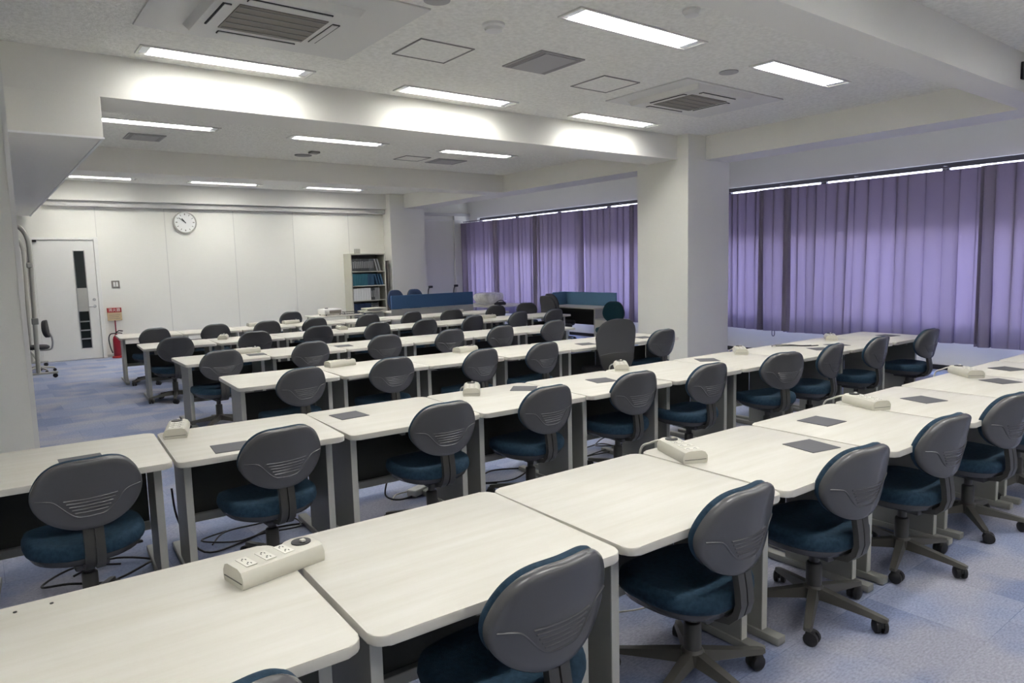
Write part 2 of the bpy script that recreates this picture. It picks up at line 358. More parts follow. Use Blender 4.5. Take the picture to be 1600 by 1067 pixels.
# ------------------------------------------------------------------ ceiling lights
def make_light():
    t = thing('ceiling_light', '', 'ceiling light')
    L_, w = 1.42, 0.25
    b = NB()
    bx(b, -L_ / 2, L_ / 2, -w / 2, -w / 2 + 0.018, -0.012, 0); bx(b, -L_ / 2, L_ / 2, w / 2 - 0.018, w / 2, -0.012, 0)
    bx(b, -L_ / 2, -L_ / 2 + 0.018, -w / 2 + 0.018, w / 2 - 0.018, -0.012, 0); bx(b, L_ / 2 - 0.018, L_ / 2, -w / 2 + 0.018, w / 2 - 0.018, -0.012, 0)
    obj('frame', b, 'acplate', t)
    b = NB(); h = 0.085; e = 0.016
    for q in ((-L_ / 2 + e, L_ / 2 - e, -w / 2 + e, -w / 2 + e + 0.004), (-L_ / 2 + e, L_ / 2 - e, w / 2 - e - 0.004, w / 2 - e), (-L_ / 2 + e, -L_ / 2 + e + 0.004, -w / 2 + e + 0.004, w / 2 - e - 0.004), (L_ / 2 - e - 0.004, L_ / 2 - e, -w / 2 + e + 0.004, w / 2 - e - 0.004)): bx(b, *q, 0, h)
    bx(b, -L_ / 2 + e, L_ / 2 - e, -w / 2 + e, w / 2 - e, h, h + 0.006)
    obj('housing', b, 'louver', t)
    b = NB(); bx(b, -L_ / 2 + e + 0.004, -L_ / 2 + 0.085, -w / 2 + 0.02, w / 2 - 0.02, 0.0, 0.004); bx(b, L_ / 2 - 0.085, L_ / 2 - e - 0.004, -w / 2 + 0.02, w / 2 - 0.02, 0.0, 0.004); obj('end_plate', b, 'louver', t)
    b = NB(); bx(b, -L_ / 2 + 0.085, L_ / 2 - 0.085, -w / 2 + 0.021, w / 2 - 0.021, 0.050, 0.07); obj('lamp', b, 'lamp', t)
    b = NB()
    n = 22
    for i in range(n + 1):
        x = -L_ / 2 + 0.085 + (L_ - 0.17) * i / n; bx(b, x - 0.0012, x + 0.0012, -w / 2 + 0.021, w / 2 - 0.021, 0.002, 0.020)
    bx(b, -L_ / 2 + 0.085, L_ / 2 - 0.085, -0.002, 0.002, 0.002, 0.030)  # central divider added to cut the sideways light
    obj('louver', b, 'louver', t)
    return t
L0 = make_light()
lights = [
 (1.90, 6.31, 'lit fluorescent ceiling light beside the large air conditioner, hard against the beam'),
 (4.22, 6.31, 'lit ceiling light by the beam, between the two ceiling hatches'),
 (6.58, 6.31, 'lit ceiling light by the beam, behind the smaller air conditioner near the column'),
 (4.22, 3.81, 'largest lit ceiling light with visible louvres, top centre of the ceiling'),
 (6.58, 3.81, 'lit ceiling light at top right, near the window-side beam'),
 (1.90, 9.32, 'lit ceiling light beyond the first beam, half behind the left soffit'),
 (4.22, 9.32, 'middle lit ceiling light of the three beyond the first beam'),
 (6.58, 9.32, 'rightmost lit ceiling light beyond the first beam, next to a hatch and vent'),
 (1.90, 14.86, 'farthest lit ceiling light at left, above the door side of the back wall'),
 (4.22, 14.86, 'farthest lit ceiling light in the middle, above the clock wall'),
 (6.58, 14.86, 'farthest lit ceiling light at right, above the bookcase')]
for i, (x, y, lb) in enumerate(lights):
    if i == 0:
        L0.location = (x, y, ZC); L0['label'] = lb; L0['group'] = 'fluorescent ceiling lights'
    else: dup(L0, (x, y, ZC), 0, lb, 'fluorescent ceiling lights')
for i, (x, y) in enumerate([(-0.42, 1.2), (-0.42, -1.3), (1.9, 3.81), (1.9, 1.2), (4.22, 1.2), (6.58, 1.2), (1.9, -1.3), (4.22, -1.3), (6.58, -1.3)]):  # left column and near rows added to brighten the near desks
    dup(L0, (x, y, ZC), 0, 'unseen lit ceiling light above and behind the viewpoint, outside the picture', 'ceiling lights outside the picture')

for x in (1.9, 4.22, 6.58): dup(L0, (x, 12.75, ZC), 0, 'unseen ceiling light added behind the farthest beam to brighten the far end', 'added ceiling lights behind the farthest beam')  # row added out of sight to brighten the far end
# ------------------------------------------------------------------ ceiling fittings
def make_ac(x, y, px0, px1, py0, py1, lb):
    t = thing('air_conditioner', lb, 'air conditioner', (x, y, ZC))
    b = NB(); bx(b, px0 - x, px1 - x, py0 - y, py1 - y, -0.014, 0, 0.003); obj('ceiling_plate', b, 'acplate', t)
    s = 0.48
    b = NB(); r = bx(b, -s, s, -s, s, -0.06, -0.014, 0.0)
    for v in b.verts:
        if v.co.z < -0.05: v.co.x *= 0.93; v.co.y *= 0.93
    obj('panel', b, 'acplate', t)
    b = NB(); bx(b, -0.3, 0.3, -0.26, 0.26, -0.066, -0.06); g = obj('intake_grille', b, 'acgrille', t)
    b = NB()
    for i in range(5):
        yy = -0.22 + i * 0.11; bx(b, -0.29, 0.29, yy - 0.008, yy + 0.008, -0.070, -0.066)
    obj('grille_bar', b, 'hatch', g)
    for k, (cx_, cy_, w_, h_) in enumerate(((0, 0.36, 0.56, 0.055), (0, -0.36, 0.56, 0.055), (0.37, 0, 0.055, 0.46), (-0.37, 0, 0.055, 0.46))):
        b = NB(); bx(b, cx_ - w_ / 2, cx_ + w_ / 2, cy_ - h_ / 2, cy_ + h_ / 2, -0.0665, -0.06); o = obj('air_outlet', b, 'dark', t)
        b = NB()
        if w_ > h_: bx(b, cx_ - w_ / 2 + 0.006, cx_ + w_ / 2 - 0.006, cy_ - h_ / 2 + (0.008 if cy_ < 0 else 0), cy_ + h_ / 2 - (0 if cy_ < 0 else 0.008), -0.071, -0.0665)
        else: bx(b, cx_ - w_ / 2 + (0.012 if cx_ < 0 else 0), cx_ + w_ / 2 - (0 if cx_ < 0 else 0.012), cy_ - h_ / 2 + 0.006, cy_ + h_ / 2 - 0.006, -0.071, -0.0665)
        obj('flap', b, 'acplate', o)
    return t
make_ac(1.82, 5.02, 1.06, 2.67, 4.3, 5.71, 'large ceiling cassette air conditioner with brown grille at the top left')
make_ac(6.40, 5.02, 5.70, 7.38, 4.50, 5.62, 'smaller ceiling cassette air conditioner near the column, further right')
def hatch(x0, x1, y0, y1, lb):
    t = thing('ceiling_hatch', lb, 'hatch', ((x0 + x1) / 2, (y0 + y1) / 2, ZC), 0, 'ceiling access hatches')
    w, h = (x1 - x0) / 2, (y1 - y0) / 2; e = 0.012
    b = NB(); bx(b, -w, w, -h, -h + e, -0.008, 0); bx(b, -w, w, h - e, h, -0.008, 0); bx(b, -w, -w + e, -h + e, h - e, -0.008, 0); bx(b, w - e, w, -h + e, h - e, -0.008, 0)
    obj('frame', b, 'hatch', t)
    b = NB(); bx(b, -w + e, w - e, -h + e, h - e, -0.003, 0); obj('lid', b, 'ceiling', t)
hatch(2.93, 3.44, 4.88, 5.36, 'square ceiling hatch just right of the large air conditioner')
hatch(4.94, 5.44, 4.88, 5.36, 'square ceiling hatch between the grey vent and the smaller air conditioner')
hatch(5.66, 6.12, 10.02, 10.46, 'faint far ceiling hatch beyond the first beam, left of a vent')
def vent(x0, x1, y0, y1, lb):
    t = thing('ceiling_vent', lb, 'vent', ((x0 + x1) / 2, (y0 + y1) / 2, ZC), 0, 'ceiling vents')
    w, h = (x1 - x0) / 2, (y1 - y0) / 2
    b = NB(); bx(b, -w, w, -h, h, -0.012, 0, 0.003); obj('frame', b, 'vent', t)
    b = NB(); bx(b, -w + 0.02, -w + 0.065, -h + 0.02, h - 0.02, -0.0135, -0.012); obj('slot', b, 'hatch', t)
    b = NB(); bx(b, w - 0.065, w - 0.02, -h + 0.02, h - 0.02, -0.0135, -0.012); obj('slot', b, 'hatch', t)
    b = NB(); bx(b, -w + 0.075, w - 0.075, -h + 0.025, h - 0.025, -0.018, -0.012, 0.002); obj('plate', b, 'vent', t)
vent(3.92, 4.42, 4.60, 5.15, 'grey square ceiling vent between the two nearest hatches')
vent(1.72, 2.16, 10.05, 10.5, 'grey ceiling vent beyond the first beam, near the left soffit')
vent(0.98, 1.40, 10.05, 10.5, 'ceiling vent mostly hidden behind the left soffit')
vent(6.28, 6.84, 10.03, 10.5, 'grey far ceiling vent, right of the faint hatch')
def det(x, y, r, h, lb, m='white'):
    b = NB(); prof = [(r, 0), (r, -h * 0.35), (r * 0.8, -h * 0.6), (r * 0.75, -h), (r * 0.3, -h * 1.1)] if h > 0.02 else [(r, 0), (r, -h), (r * 0.9, -h * 1.3)]
    lathe(b, prof, (0, 0, 0), 24)
    o = obj('smoke_detector' if h > 0.02 else 'blank_disc', b, m, None, 40); o.location = (x, y, ZC); tag(o, lb, 'smoke detector' if h > 0.02 else 'disc')
det(3.22, 4.32, 0.085, 0.05, 'round white smoke detector between the large air conditioner and the nearest light')
det(4.22, 3.30, 0.065, 0.045, 'small round smoke detector above the largest ceiling light, top edge')
det(5.88, 4.16, 0.09, 0.008, 'flat round grey disc on the ceiling left of the top right light', 'vent')
det(2.62, 4.14, 0.09, 0.008, 'flat round grey disc on the ceiling cut by the top edge', 'vent')
det(4.25, 10.75, 0.13, 0.008, 'flat dark round disc on the ceiling beyond the first beam', 'hatch')
b = NB(); bx(b, -0.07, 0.07, -0.07, 0.07, -0.03, 0, 0.01); o = obj('ceiling_sensor', b, 'hatch'); o.location = (4.27, 10.36, ZC); tag(o, 'small square ceiling sensor next to the dark round disc', 'sensor')
# wall speaker on the beam, right edge
t = thing('wall_speaker', 'white speaker on a black bracket, fixed to the beam at the right edge', 'speaker', (7.62, 2.31, 3.22))
b = NB(); bx(b, -0.03, 0.03, -0.02, 0, -0.06, 0.09, 0.003); tube(b, [(0, -0.02, 0.03), (0.0, -0.07, 0.0), (0.05, -0.10, -0.01)], 0.012); obj('bracket', b, 'black', t)
b = NB(); box(b, (0.13, -0.13, -0.05), (0.16, 0.14, 0.24), 0.012, 2, Matrix.Rotation(-0.25, 3, 'X')); obj('cabinet', b, 'greypanel', t)
b = NB(); box(b, (0.13, -0.13, -0.05), (0.135, 0.15, 0.21), 0.01, 2, Matrix.Rotation(-0.25, 3, 'X')); obj('front_grille', b, 'dark', t)

# ------------------------------------------------------------------ curtains
def fold_curtain(y0, y1, x, zt, zb, lb, seed, wav=0.042):
    rg = random.Random(seed)
    n = max(24, int((y1 - y0) / 0.012)); nz = 16
    folds = []; y = y0
    while y < y1: folds.append((y, rg.uniform(0.45, 1.35), rg.uniform(-0.7, 0.7))); y += rg.uniform(0.09, 0.25)
    folds.append((y, 1, 0))
    ph = []
    for i in range(n + 1):
        yy = y0 + (y1 - y0) * i / n; k = 0
        while k < len(folds) - 2 and folds[k + 1][0] < yy: k += 1
        a, bb = folds[k], folds[k + 1]; tt = (yy - a[0]) / (bb[0] - a[0])
        ph.append((yy, 2 * PI * tt, a[1], a[2]))
    b = NB(); rows = []
    for j in range(nz + 1):
        v = j / nz; z = zt + (zb - zt) * v; row = []
        amp = wav * (0.55 + 0.75 * v)
        for (yy, p, A, s) in ph:
            xx = x - amp * A * (2 * abs(math.sin((p + s * v) / 2)) ** 0.75 - 1) + 0.016 * math.sin(yy * 2.7 + seed) * v + 0.010 * math.sin(p * 2 + v * 3 + A * 5) * v
            edge = min(1.0, (yy - y0) / 0.12, (y1 - yy) / 0.12)
            dy = 0.018 * v * math.sin(yy * 3.1 + seed * 1.7) * edge + edge * (0.030 + 0.012 * A) * (1.25 - 0.45 * v) * math.sin(p + PI + s * v)
            row.append(b.verts.new((xx, yy + dy, z + (0.006 * math.sin(yy * 5 + seed) if j == nz else 0))))
        rows.append(row)
    for a, c in zip(rows, rows[1:]):
        for i in range(n): b.faces.new((a[i], a[i + 1], c[i + 1], c[i]))
    t = thing('curtain', lb, 'curtain', (0, 0, 0), 0, 'purple curtains along the windows')
    obj('fabric', b, 'curtain', t, 60)
    b = NB(); k = 0
    for (yy, A, s) in folds[:-1]: bx(b, x - 0.004, x + 0.004, yy - 0.002, yy + 0.002, zt - 0.01, zt + 0.036)
    obj('hook', b, 'rail', t)
cur = [(14.15, 15.62, 'purple curtain panel in the far corner beside the back wall', .425),
 (12.6, 14.13, 'purple curtain panel behind the plastic-covered equipment', .42),
 (11.08, 12.58, 'purple curtain panel behind the tall-backed chairs and pale blue partition', .43),
 (9.6, 11.02, 'purple curtain panel behind the teal chair', .42),
 (8.0, 9.55, 'purple curtain panel hidden mostly by the column', .42),
 (6.70, 7.97, 'narrow purple curtain panel directly right of the column', .43),
 (6.28, 6.66, 'narrow dark purple curtain fold with a loop hanging under its hem', .43),
 (3.50, 6.25, 'wide purple curtain panel across the near window', .41),
 (1.2, 3.46, 'purple curtain panel cut by the right edge of the picture', .385),
 (-1.2, 1.17, 'purple curtain panel beyond the right edge, nearer the viewpoint', .40),
 (-3.2, -1.23, 'purple curtain panel in the near corner, outside the picture', .40)]
for k, (a, c, lb, zb) in enumerate(cur): fold_curtain(a - 0.085, c + 0.085, 10.46 + (0.04 if k % 2 else -0.04), 2.733, zb, lb, k + 3)
for k, (a, c, nm) in enumerate([(7.45, 15.6, 'dark curtain rail above the far window curtains'), (-3.3, 7.40, 'dark curtain rail above the near window curtains')]):
    t = thing('curtain_rail', nm, 'curtain rail', (10.46, (a + c) / 2, 2.762))
    b = NB(); h = (c - a) / 2; bx(b, -0.03, 0.03, -h, h, -0.004, 0.016, 0.003); obj('rail', b, 'rail', t)
    b = NB()
    for i in range(int(h * 2 / 1.2) + 1): bx(b, -0.015, 0.2, -h + 0.1 + i * 1.2, -h + 0.13 + i * 1.2, 0.018, 0.034)
    obj('bracket', b, 'rail', t)
b = NB(); tube(b, smooth_path([(10.44, 6.50, 0.47), (10.44, 6.50, 0.36), (10.44, 6.48, 0.335), (10.44, 6.455, 0.36), (10.44, 6.455, 0.47)]), 0.007)
o = obj('curtain_tie', b, 'cableg', None, 50); tag(o, 'grey curtain tie loop hanging below the hem right of the column', 'curtain tie')
# light rail crossing the far corner of the back wall
b = NB(); bx(b, 9.16, 10.45, 15.60, 15.625, 2.80, 2.815); o = obj('curtain_track', b, 'white'); tag(o, 'thin pale track across the dim far corner wall', 'track')

# ------------------------------------------------------------------ desks
DZ, DT, DW, DD = 0.693, 0.031, 0.862, 0.80
def rrect(w, d, r, n=6):
    out = []
    for cx_, cy_, a0 in ((w / 2 - r, d / 2 - r, 0), (-w / 2 + r, d / 2 - r, 90), (-w / 2 + r, -d / 2 + r, 180), (w / 2 - r, -d / 2 + r, 270)):
        for i in range(n + 1):
            a = math.radians(a0 + 90 * i / n); out.append((cx_ + r * math.cos(a), cy_ + r * math.sin(a)))
    return out
def make_desk():
    t = thing('training_desk', '', 'desk')
    b = NB(); prism(b, rrect(DW, DD, 0.045), DZ - DT, DZ, 0.005); obj('tabletop', b, 'desktop', t, 40)
    f = -DD / 2
    for s in (-1, 1):
        x = s * (DW / 2 - 0.06)
        b = NB(); bx(b, x - 0.017, x + 0.017, f + 0.14, f + 0.50, 0.03, DZ - DT, 0.003); lg = obj('leg', b, 'deskleg', t)
        b = NB(); bx(b, x - 0.018, x + 0.018, f + 0.135, f + 0.140, 0.03, DZ - DT, 0.001); obj('lit_front_edge', b, 'legedge', lg)  # paler front face painted as lit against the shaded leg sides
        b = NB(); box(b, (x, f + 0.40, 0.021), (0.055, 0.70, 0.036), 0.006); obj('foot', b, 'deskleg', lg, 40)
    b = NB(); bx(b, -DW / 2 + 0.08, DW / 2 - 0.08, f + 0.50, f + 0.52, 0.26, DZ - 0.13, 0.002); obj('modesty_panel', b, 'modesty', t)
    b = NB(); bx(b, -DW / 2 + 0.08, DW / 2 - 0.08, f + 0.47, f + 0.50, 0.22, 0.265, 0.003); obj('crossbar', b, 'legedge', t)
    for s in (-1, 1):
        b = NB(); bx(b, s * 0.1 - 0.012, s * 0.1 + 0.012, f + 0.03, f + 0.07, DZ - 0.055, DZ - DT, 0.002); obj('bracket', b, 'deskleg', t)
    return t
F = {1: ([.73, 1.6, 3.4, 9], [1.55, 1.505, 1.46, 1.33]), 2: ([.74, 1.63, 2.49, 3.35, 4.2, 5.09, 8.41], [3.69, 3.59, 3.54, 3.49, 3.45, 3.44, 3.35]),
     3: ([1.64, 2.49, 3.39, 4.18, 4.94, 6.81], [5.72, 5.65, 5.63, 5.55, 5.53, 5.46]), 4: ([1.65, 4.27, 6.89], [7.59, 7.5, 7.4]),
     5: ([1.62, 2.47, 4.23, 8.6], [9.63, 9.53, 9.5, 9.37]), 6: ([1.65, 2.52, 8.5], [11.5, 11.43, 11.09])}
def fr(k, x):
    xs, ys = F[k]
    if x <= xs[0]: i = 0
    elif x >= xs[-1]: i = len(xs) - 2
    else: i = max(j for j in range(len(xs) - 1) if xs[j] <= x)
    return ys[i] + (ys[i + 1] - ys[i]) * (x - xs[i]) / (xs[i + 1] - xs[i])
ROWS = {1: (-0.154, 10, .887), 2: (-0.13, 10, .875), 3: (1.635, 6, .862), 4: (1.65, 6, .872), 5: (1.63, 8, .871), 6: (1.65, 8, .857)}
RN = {1: 'nearest row', 2: 'second row from the camera', 3: 'third row from the camera', 4: 'fourth row from the camera', 5: 'fifth row from the camera', 6: 'farthest row'}
D0 = make_desk(); first = True
for k in range(1, 7):
    x0, n, PITCH_X = ROWS[k]
    for i in range(n):
        xa = x0 + i * PITCH_X; xb = xa + PITCH_X; xc = (xa + xb) / 2
        a = math.atan2(fr(k, xb - 0.1) - fr(k, xa + 0.1), PITCH_X - 0.2)
        a = max(min(a, 0.0), math.radians(-5)) * 0.8
        yc = fr(k, xc) + DD / 2; sx_ = (PITCH_X - (0.014 if k == 1 else 0.009)) / DW
        lb = 'pale wood-topped desk, %s from the left in the %s' % (ORD[i], RN[k])
        if first:
            D0.location = (xc, yc, 0); D0.rotation_euler = (0, 0, a); D0['label'] = lb; D0['group'] = 'training desks in rows'; first = False
        else: dd_ = dup(D0, (xc, yc, 0), a, lb, 'training desks in rows'); dd_.scale.x = sx_

# ------------------------------------------------------------------ office chairs
HALF = [(0, .5), (.12, .499), (.21, .485), (.30, .44), (.385, .345), (.45, .21), (.49, .06), (.497, -.05), (.475, -.17), (.42, -.285), (.34, -.38), (.23, -.45), (.12, -.488), (0, -.5)]
def back_outline(w, h, k=3):
    pts = [Vector((x, y, 0)) for x, y in HALF]; p = smooth_path(pts, k)
    out = [(q.x * w, q.y * h) for q in p]
    return out + [(-x, y) for x, y in out[-2:0:-1]]
def rings_surface(bm, outl, levels, yfun):
    """levels: list of (scale, yoffset); closed at the last"""
    rings = []
    for s, dy in levels:
        rings.append([bm.verts.new((x * s, yfun(x * s, z * s) + dy, z * s)) for x, z in outl])
    n = len(outl)
    for a, b in zip(rings, rings[1:]):
        for k in range(n): bm.faces.new((a[k], a[(k + 1) % n], b[(k + 1) % n], b[k]))
    bm.faces.new(rings[-1]); return rings
def chair_back(w, h, zc, yc, curve, tilt, ribs=True):
    out = back_outline(w, h)
    yf = lambda x, z: curve * x * x
    b = NB()
    r = rings_surface(b, out, [(0.985, 0.034), (1.0, 0.026), (1.0, 0.014), (0.985, 0.005), (0.955, 0.0), (0.85, -0.001), (0.6, -0.001), (0.3, -0.001), (0.05, -0.001)], yf)
    b.faces.new(r[0][::-1])
    if ribs:
        line = [(-.46, -.01), (-.36, -.015), (-.30, -.05), (-.2, -.20), (-.13, -.27), (-.05, -.285), (.05, -.285), (.13, -.27), (.2, -.20), (.30, -.05), (.36, -.015), (.46, -.01)]
        tube(b, [(p.x * w, yf(p.x * w, 0) - 0.001, p.y * h) for p in smooth_path([(x, y, 0) for x, y in line], 4)], 0.0036, 6)
        for i in range(5):
            z = (-0.03 - i * 0.047) * h; ww = (0.235 - i * 0.022) * w
            tube(b, [(x, yf(x, z) - 0.001, z) for x in [ww * (j / 6 * 2 - 1) for j in range(7)]], 0.0034, 6)
    T = Matrix.Translation((0, yc, zc)) @ Matrix.Rotation(tilt, 4, 'X')
    bmesh.ops.transform(b, matrix=T, verts=b.verts)
    c = NB()
    r = rings_surface(c, out, [(0.95, 0.030), (0.985, 0.038), (0.99, 0.050), (0.96, 0.062), (0.88, 0.070), (0.6, 0.074), (0.2, 0.075)], yf)
    c.faces.new(r[0][::-1])
    bmesh.ops.transform(c, matrix=T, verts=c.verts)
    return b, c
def slab(bm, w, d, prof, ex=2.6, n=36, cy_=0.0):
    """superellipse slab, prof=[(scale,z)]"""
    rings = []
    for s, z in prof:
        ring = []
        for k in range(n):
            a = 2 * PI * k / n; ca, sa = math.cos(a), math.sin(a)
            x = math.copysign(abs(ca) ** (2 / ex), ca) * w / 2 * s; y = math.copysign(abs(sa) ** (2 / ex), sa) * d / 2 * s
            ring.append(bm.verts.new((x, y + cy_, z + 0.35 * max(0, abs(x) - w * 0.2) * 0.25 - (0.35 * max(0, y - d * 0.3)) * 0.4)))
        rings.append(ring)
    for a, b in zip(rings, rings[1:]):
        for k in range(n): bm.faces.new((a[k], a[(k + 1) % n], b[(k + 1) % n], b[k]))
    bm.faces.new(rings[0][::-1]); bm.faces.new(rings[-1])
def strap(bm, pts, w, t, x=0.0):
    """rectangular bar swept in the YZ plane"""
    P = [Vector((0, y, z)) for y, z in pts]; rings = []
    for i, p in enumerate(P):
        d = (P[min(i + 1, len(P) - 1)] - P[max(i - 1, 0)]).normalized(); nrm = Vector((0, -d.z, d.y))
        rings.append([bm.verts.new(Vector((x + sx * w / 2, 0, 0)) + p + nrm * (st * t / 2)) for sx, st in ((-1, -1), (1, -1), (1, 1), (-1, 1))])
    for a, b in zip(rings, rings[1:]):
        for k in range(4): bm.faces.new((a[k], a[(k + 1) % 4], b[(k + 1) % 4], b[k]))
    bm.faces.new(rings[0][::-1]); bm.faces.new(rings[-1])
def chair_lower(t, seatm='fabric', basem='basegrey', seat_w=0.49, seat_d=0.46):
    dz = 0.032
    b = NB(); slab(b, seat_w, seat_d, [(0.92, 0.402), (0.99, 0.406), (1.01, 0.424), (1.0, 0.448), (0.97, 0.466), (0.88, 0.474), (0.6, 0.470), (0.2, 0.466)], cy_=0.035); bmesh.ops.translate(b, vec=(0, 0, -dz), verts=b.verts); obj('seat', b, seatm, t, 60)
    b = NB(); slab(b, seat_w * 0.97, seat_d * 0.97, [(0.45, 0.350), (0.72, 0.355), (0.93, 0.374), (1.0, 0.403)], cy_=0.035); bx(b, -0.07, 0.07, -0.12, 0.12, 0.325, 0.36, 0.01); bmesh.ops.translate(b, vec=(0, 0, -dz), verts=b.verts); obj('seat_pan', b, 'shell', t, 50)
    b = NB(); lathe(b, [(0.034, 0.09), (0.034, 0.235), (0.030, 0.24), (0.030, 0.24), (0.022, 0.245), (0.022, 0.30)], (0, 0, 0), 20); obj('gas_column', b, 'frame', t, 40)
    b = NB(); lathe(b, [(0.040, 0.072), (0.046, 0.085), (0.046, 0.125), (0.036, 0.135)], (0, 0, 0), 20)
    for i in range(5):
        a = 2 * PI * i / 5 + 0.3; d = Vector((math.cos(a), math.sin(a), 0)); s = Vector((-d.y, d.x, 0)); rings = []
        for r_, w_, z0_, z1_ in ((0.035, 0.026, 0.078, 0.128), (0.12, 0.024, 0.074, 0.112), (0.23, 0.020, 0.066, 0.092), (0.30, 0.018, 0.060, 0.080), (0.318, 0.012, 0.062, 0.076)):
            p = d * r_
            rings.append([b.verts.new(p + s * w_ + Vector((0, 0, z0_))), b.verts.new(p - s * w_ + Vector((0, 0, z0_))), b.verts.new(p - s * w_ * 0.72 + Vector((0, 0, z1_))), b.verts.new(p + s * w_ * 0.72 + Vector((0, 0, z1_)))])
        for q, w2 in zip(rings, rings[1:]):
            for k in range(4): b.faces.new((q[k], q[(k + 1) % 4], w2[(k + 1) % 4], w2[k]))
        b.faces.new(rings[0][::-1]); b.faces.new(rings[-1])
    st = obj('star_base', b, basem, t, 35)
    for i in range(5):
        a = 2 * PI * i / 5 + 0.3; c = Vector((math.cos(a), math.sin(a), 0)) * 0.295; th = a + 0.9 + i
        b = NB(); R = Matrix.Rotation(th, 3, 'Z')
        for s in (-1, 1):
            n0 = len(b.verts); lathe(b, [(0.022, s * 0.005), (0.030, s * 0.008), (0.030, s * 0.024), (0.021, s * 0.029)], (0, 0, 0), 16, 'X')
        tube(b, [(-0.006, 0, 0), (0.006, 0, 0)], 0.008, 8)
        bmesh.ops.translate(b, vec=(0, -0.018, 0), verts=b.verts)
        tube(b, [(0, 0, 0.0), (0, 0, 0.036)], 0.009, 8); bx(b, -0.024, 0.024, -0.030, 0.004, 0.012, 0.030, 0.005)
        bmesh.ops.rotate(b, cent=(0, 0, 0), matrix=R, verts=b.verts); bmesh.ops.translate(b, vec=c + Vector((0, 0, 0.0305)), verts=b.verts)
        obj('caster', b, 'black', st, 40)
    return st
def make_chair():
    t = thing('office_chair', '', 'chair')
    b, c = chair_back(0.44, 0.325, 0.668, -0.255, 1.25, 0.17)
    obj('backrest_shell', b, 'shell', t, 50); obj('backrest_cushion', c, 'fabric', t, 60)
    b = NB()
    for s in (-1, 1): strap(b, [(-0.205, 0.60), (-0.208, 0.53), (-0.222, 0.45), (-0.226, 0.40), (-0.214, 0.358), (-0.185, 0.328), (-0.10, 0.315), (-0.02, 0.313)], 0.036, 0.026, s * 0.022)
    strap(b, [(-0.202, 0.60), (-0.205, 0.53), (-0.218, 0.45), (-0.222, 0.40), (-0.210, 0.361), (-0.18, 0.332), (-0.10, 0.318), (-0.02, 0.318)], 0.02, 0.016)
    obj('back_stem', b, 'frame', t, 40)
    b = NB(); tube(b, [(0.07, 0.02, 0.311), (0.20, 0.03, 0.313)], 0.006); box(b, (0.215, 0.03, 0.313), (0.05, 0.022, 0.012), 0.004); obj('lever', b, 'black', t)
    chair_lower(t)
    return t
C0 = make_chair(); cfirst = True
CH = {1: [(0.29, 1.33, -4), (1.20, 1.37, -2), (2.09, 1.38, -1.0), (2.91, 1.36, 6.1), (3.78, 1.35, 5.0), (4.60, 1.33, 7.6), (5.5, 1.34, 0)],
 2: [(0.33, 3.49, -2.7), (1.19, 3.47, -4.3), (2.14, 3.42, 1.9), (2.93, 3.4, -1.0), (3.76, 3.39, 3.4), (4.45, 3.26, 1.3), (5.38, 3.2, 17), (6.19, 3.2, -6.4), (7.01, 3.17, -2.3), (8.04, 3.12, 1.5)],
 3: [(2.08, 5.49, -9), (2.91, 5.5, 0.0), (3.81, 5.39, -8), (4.55, 5.35, -5), (6.32, 5.3, 0.5)],
 4: [(1.96, 7.39, -3.9), (2.93, 7.45, -1.6), (3.84, 7.44, 2.5), (4.74, 7.4, -2.9), (5.47, 7.3, -3.6), (6.42, 7.34, -2.6)],
 5: [(1.95, 9.4, -1.3), (2.91, 9.35, 4.0), (3.82, 9.42, 1.4), (4.68, 9.28, -5.2), (5.4, 9.14, -1.1), (6.29, 9.14, -8), (7.26, 9.2, -8), (8.01, 9.15, -5)],
 6: [(2.06, 11.2, -8), (2.89, 11.15, -2.6), (3.66, 11.1, -1.4), (4.43, 11.05, -4.2), (5.39, 11.05, 0.9), (6.17, 10.9, -7), (6.97, 10.85, 14), (8.1, 11.0, 7)]}
extra = {(1, 0): ', only its top showing', (1, 1): ', cut by the bottom edge', (2, 6): ', turned outward', (1, 5): ', cut off at right', (1, 6): ', at the right edge'}
def base_spin(root, a):
    for c in root.children:
        if c.name.startswith('star_base'): c.rotation_euler = (0, 0, a)
spin1 = {1: 0.2, 2: 0.54, 3: 0.87, 4: 0.71, 5: 1.1}
for k in CH:
    for i, (x, y, th) in enumerate(CH[k]):
        a = -math.radians(th)                       # heading turned clockwise by th
        # (x, y) is where the middle of the back shell stands
        hx = x + math.sin(-a) * 0.238; hy = y + math.cos(a) * 0.238
        lb = 'grey-shelled blue chair, %s from left in the %s%s' % (ORD[i], RN[k], extra.get((k, i), ''))
        if cfirst: C0.location = (hx, hy, 0); C0.rotation_euler = (0, 0, a); C0['label'] = lb; C0['group'] = 'office chairs at the desk rows'; c = C0; cfirst = False
        else: c = dup(C0, (hx, hy, 0), a, lb, 'office chairs at the desk rows')
        base_spin(c, spin1[i] if k == 1 and i in spin1 else rnd.uniform(0, 1.25))
def far_chair(x, y, deg, lb):
    a = math.radians(deg); c = dup(C0, (x, y, 0), a, lb, 'office chairs around the far tables'); base_spin(c, rnd.uniform(0, 1.2)); return c
far_chair(4.78, 13.35, 0, 'office chair behind the farthest desk row, left of the projector')
far_chair(9.15, 11.4, -35, 'low dark office chair left of the tallest far chair')

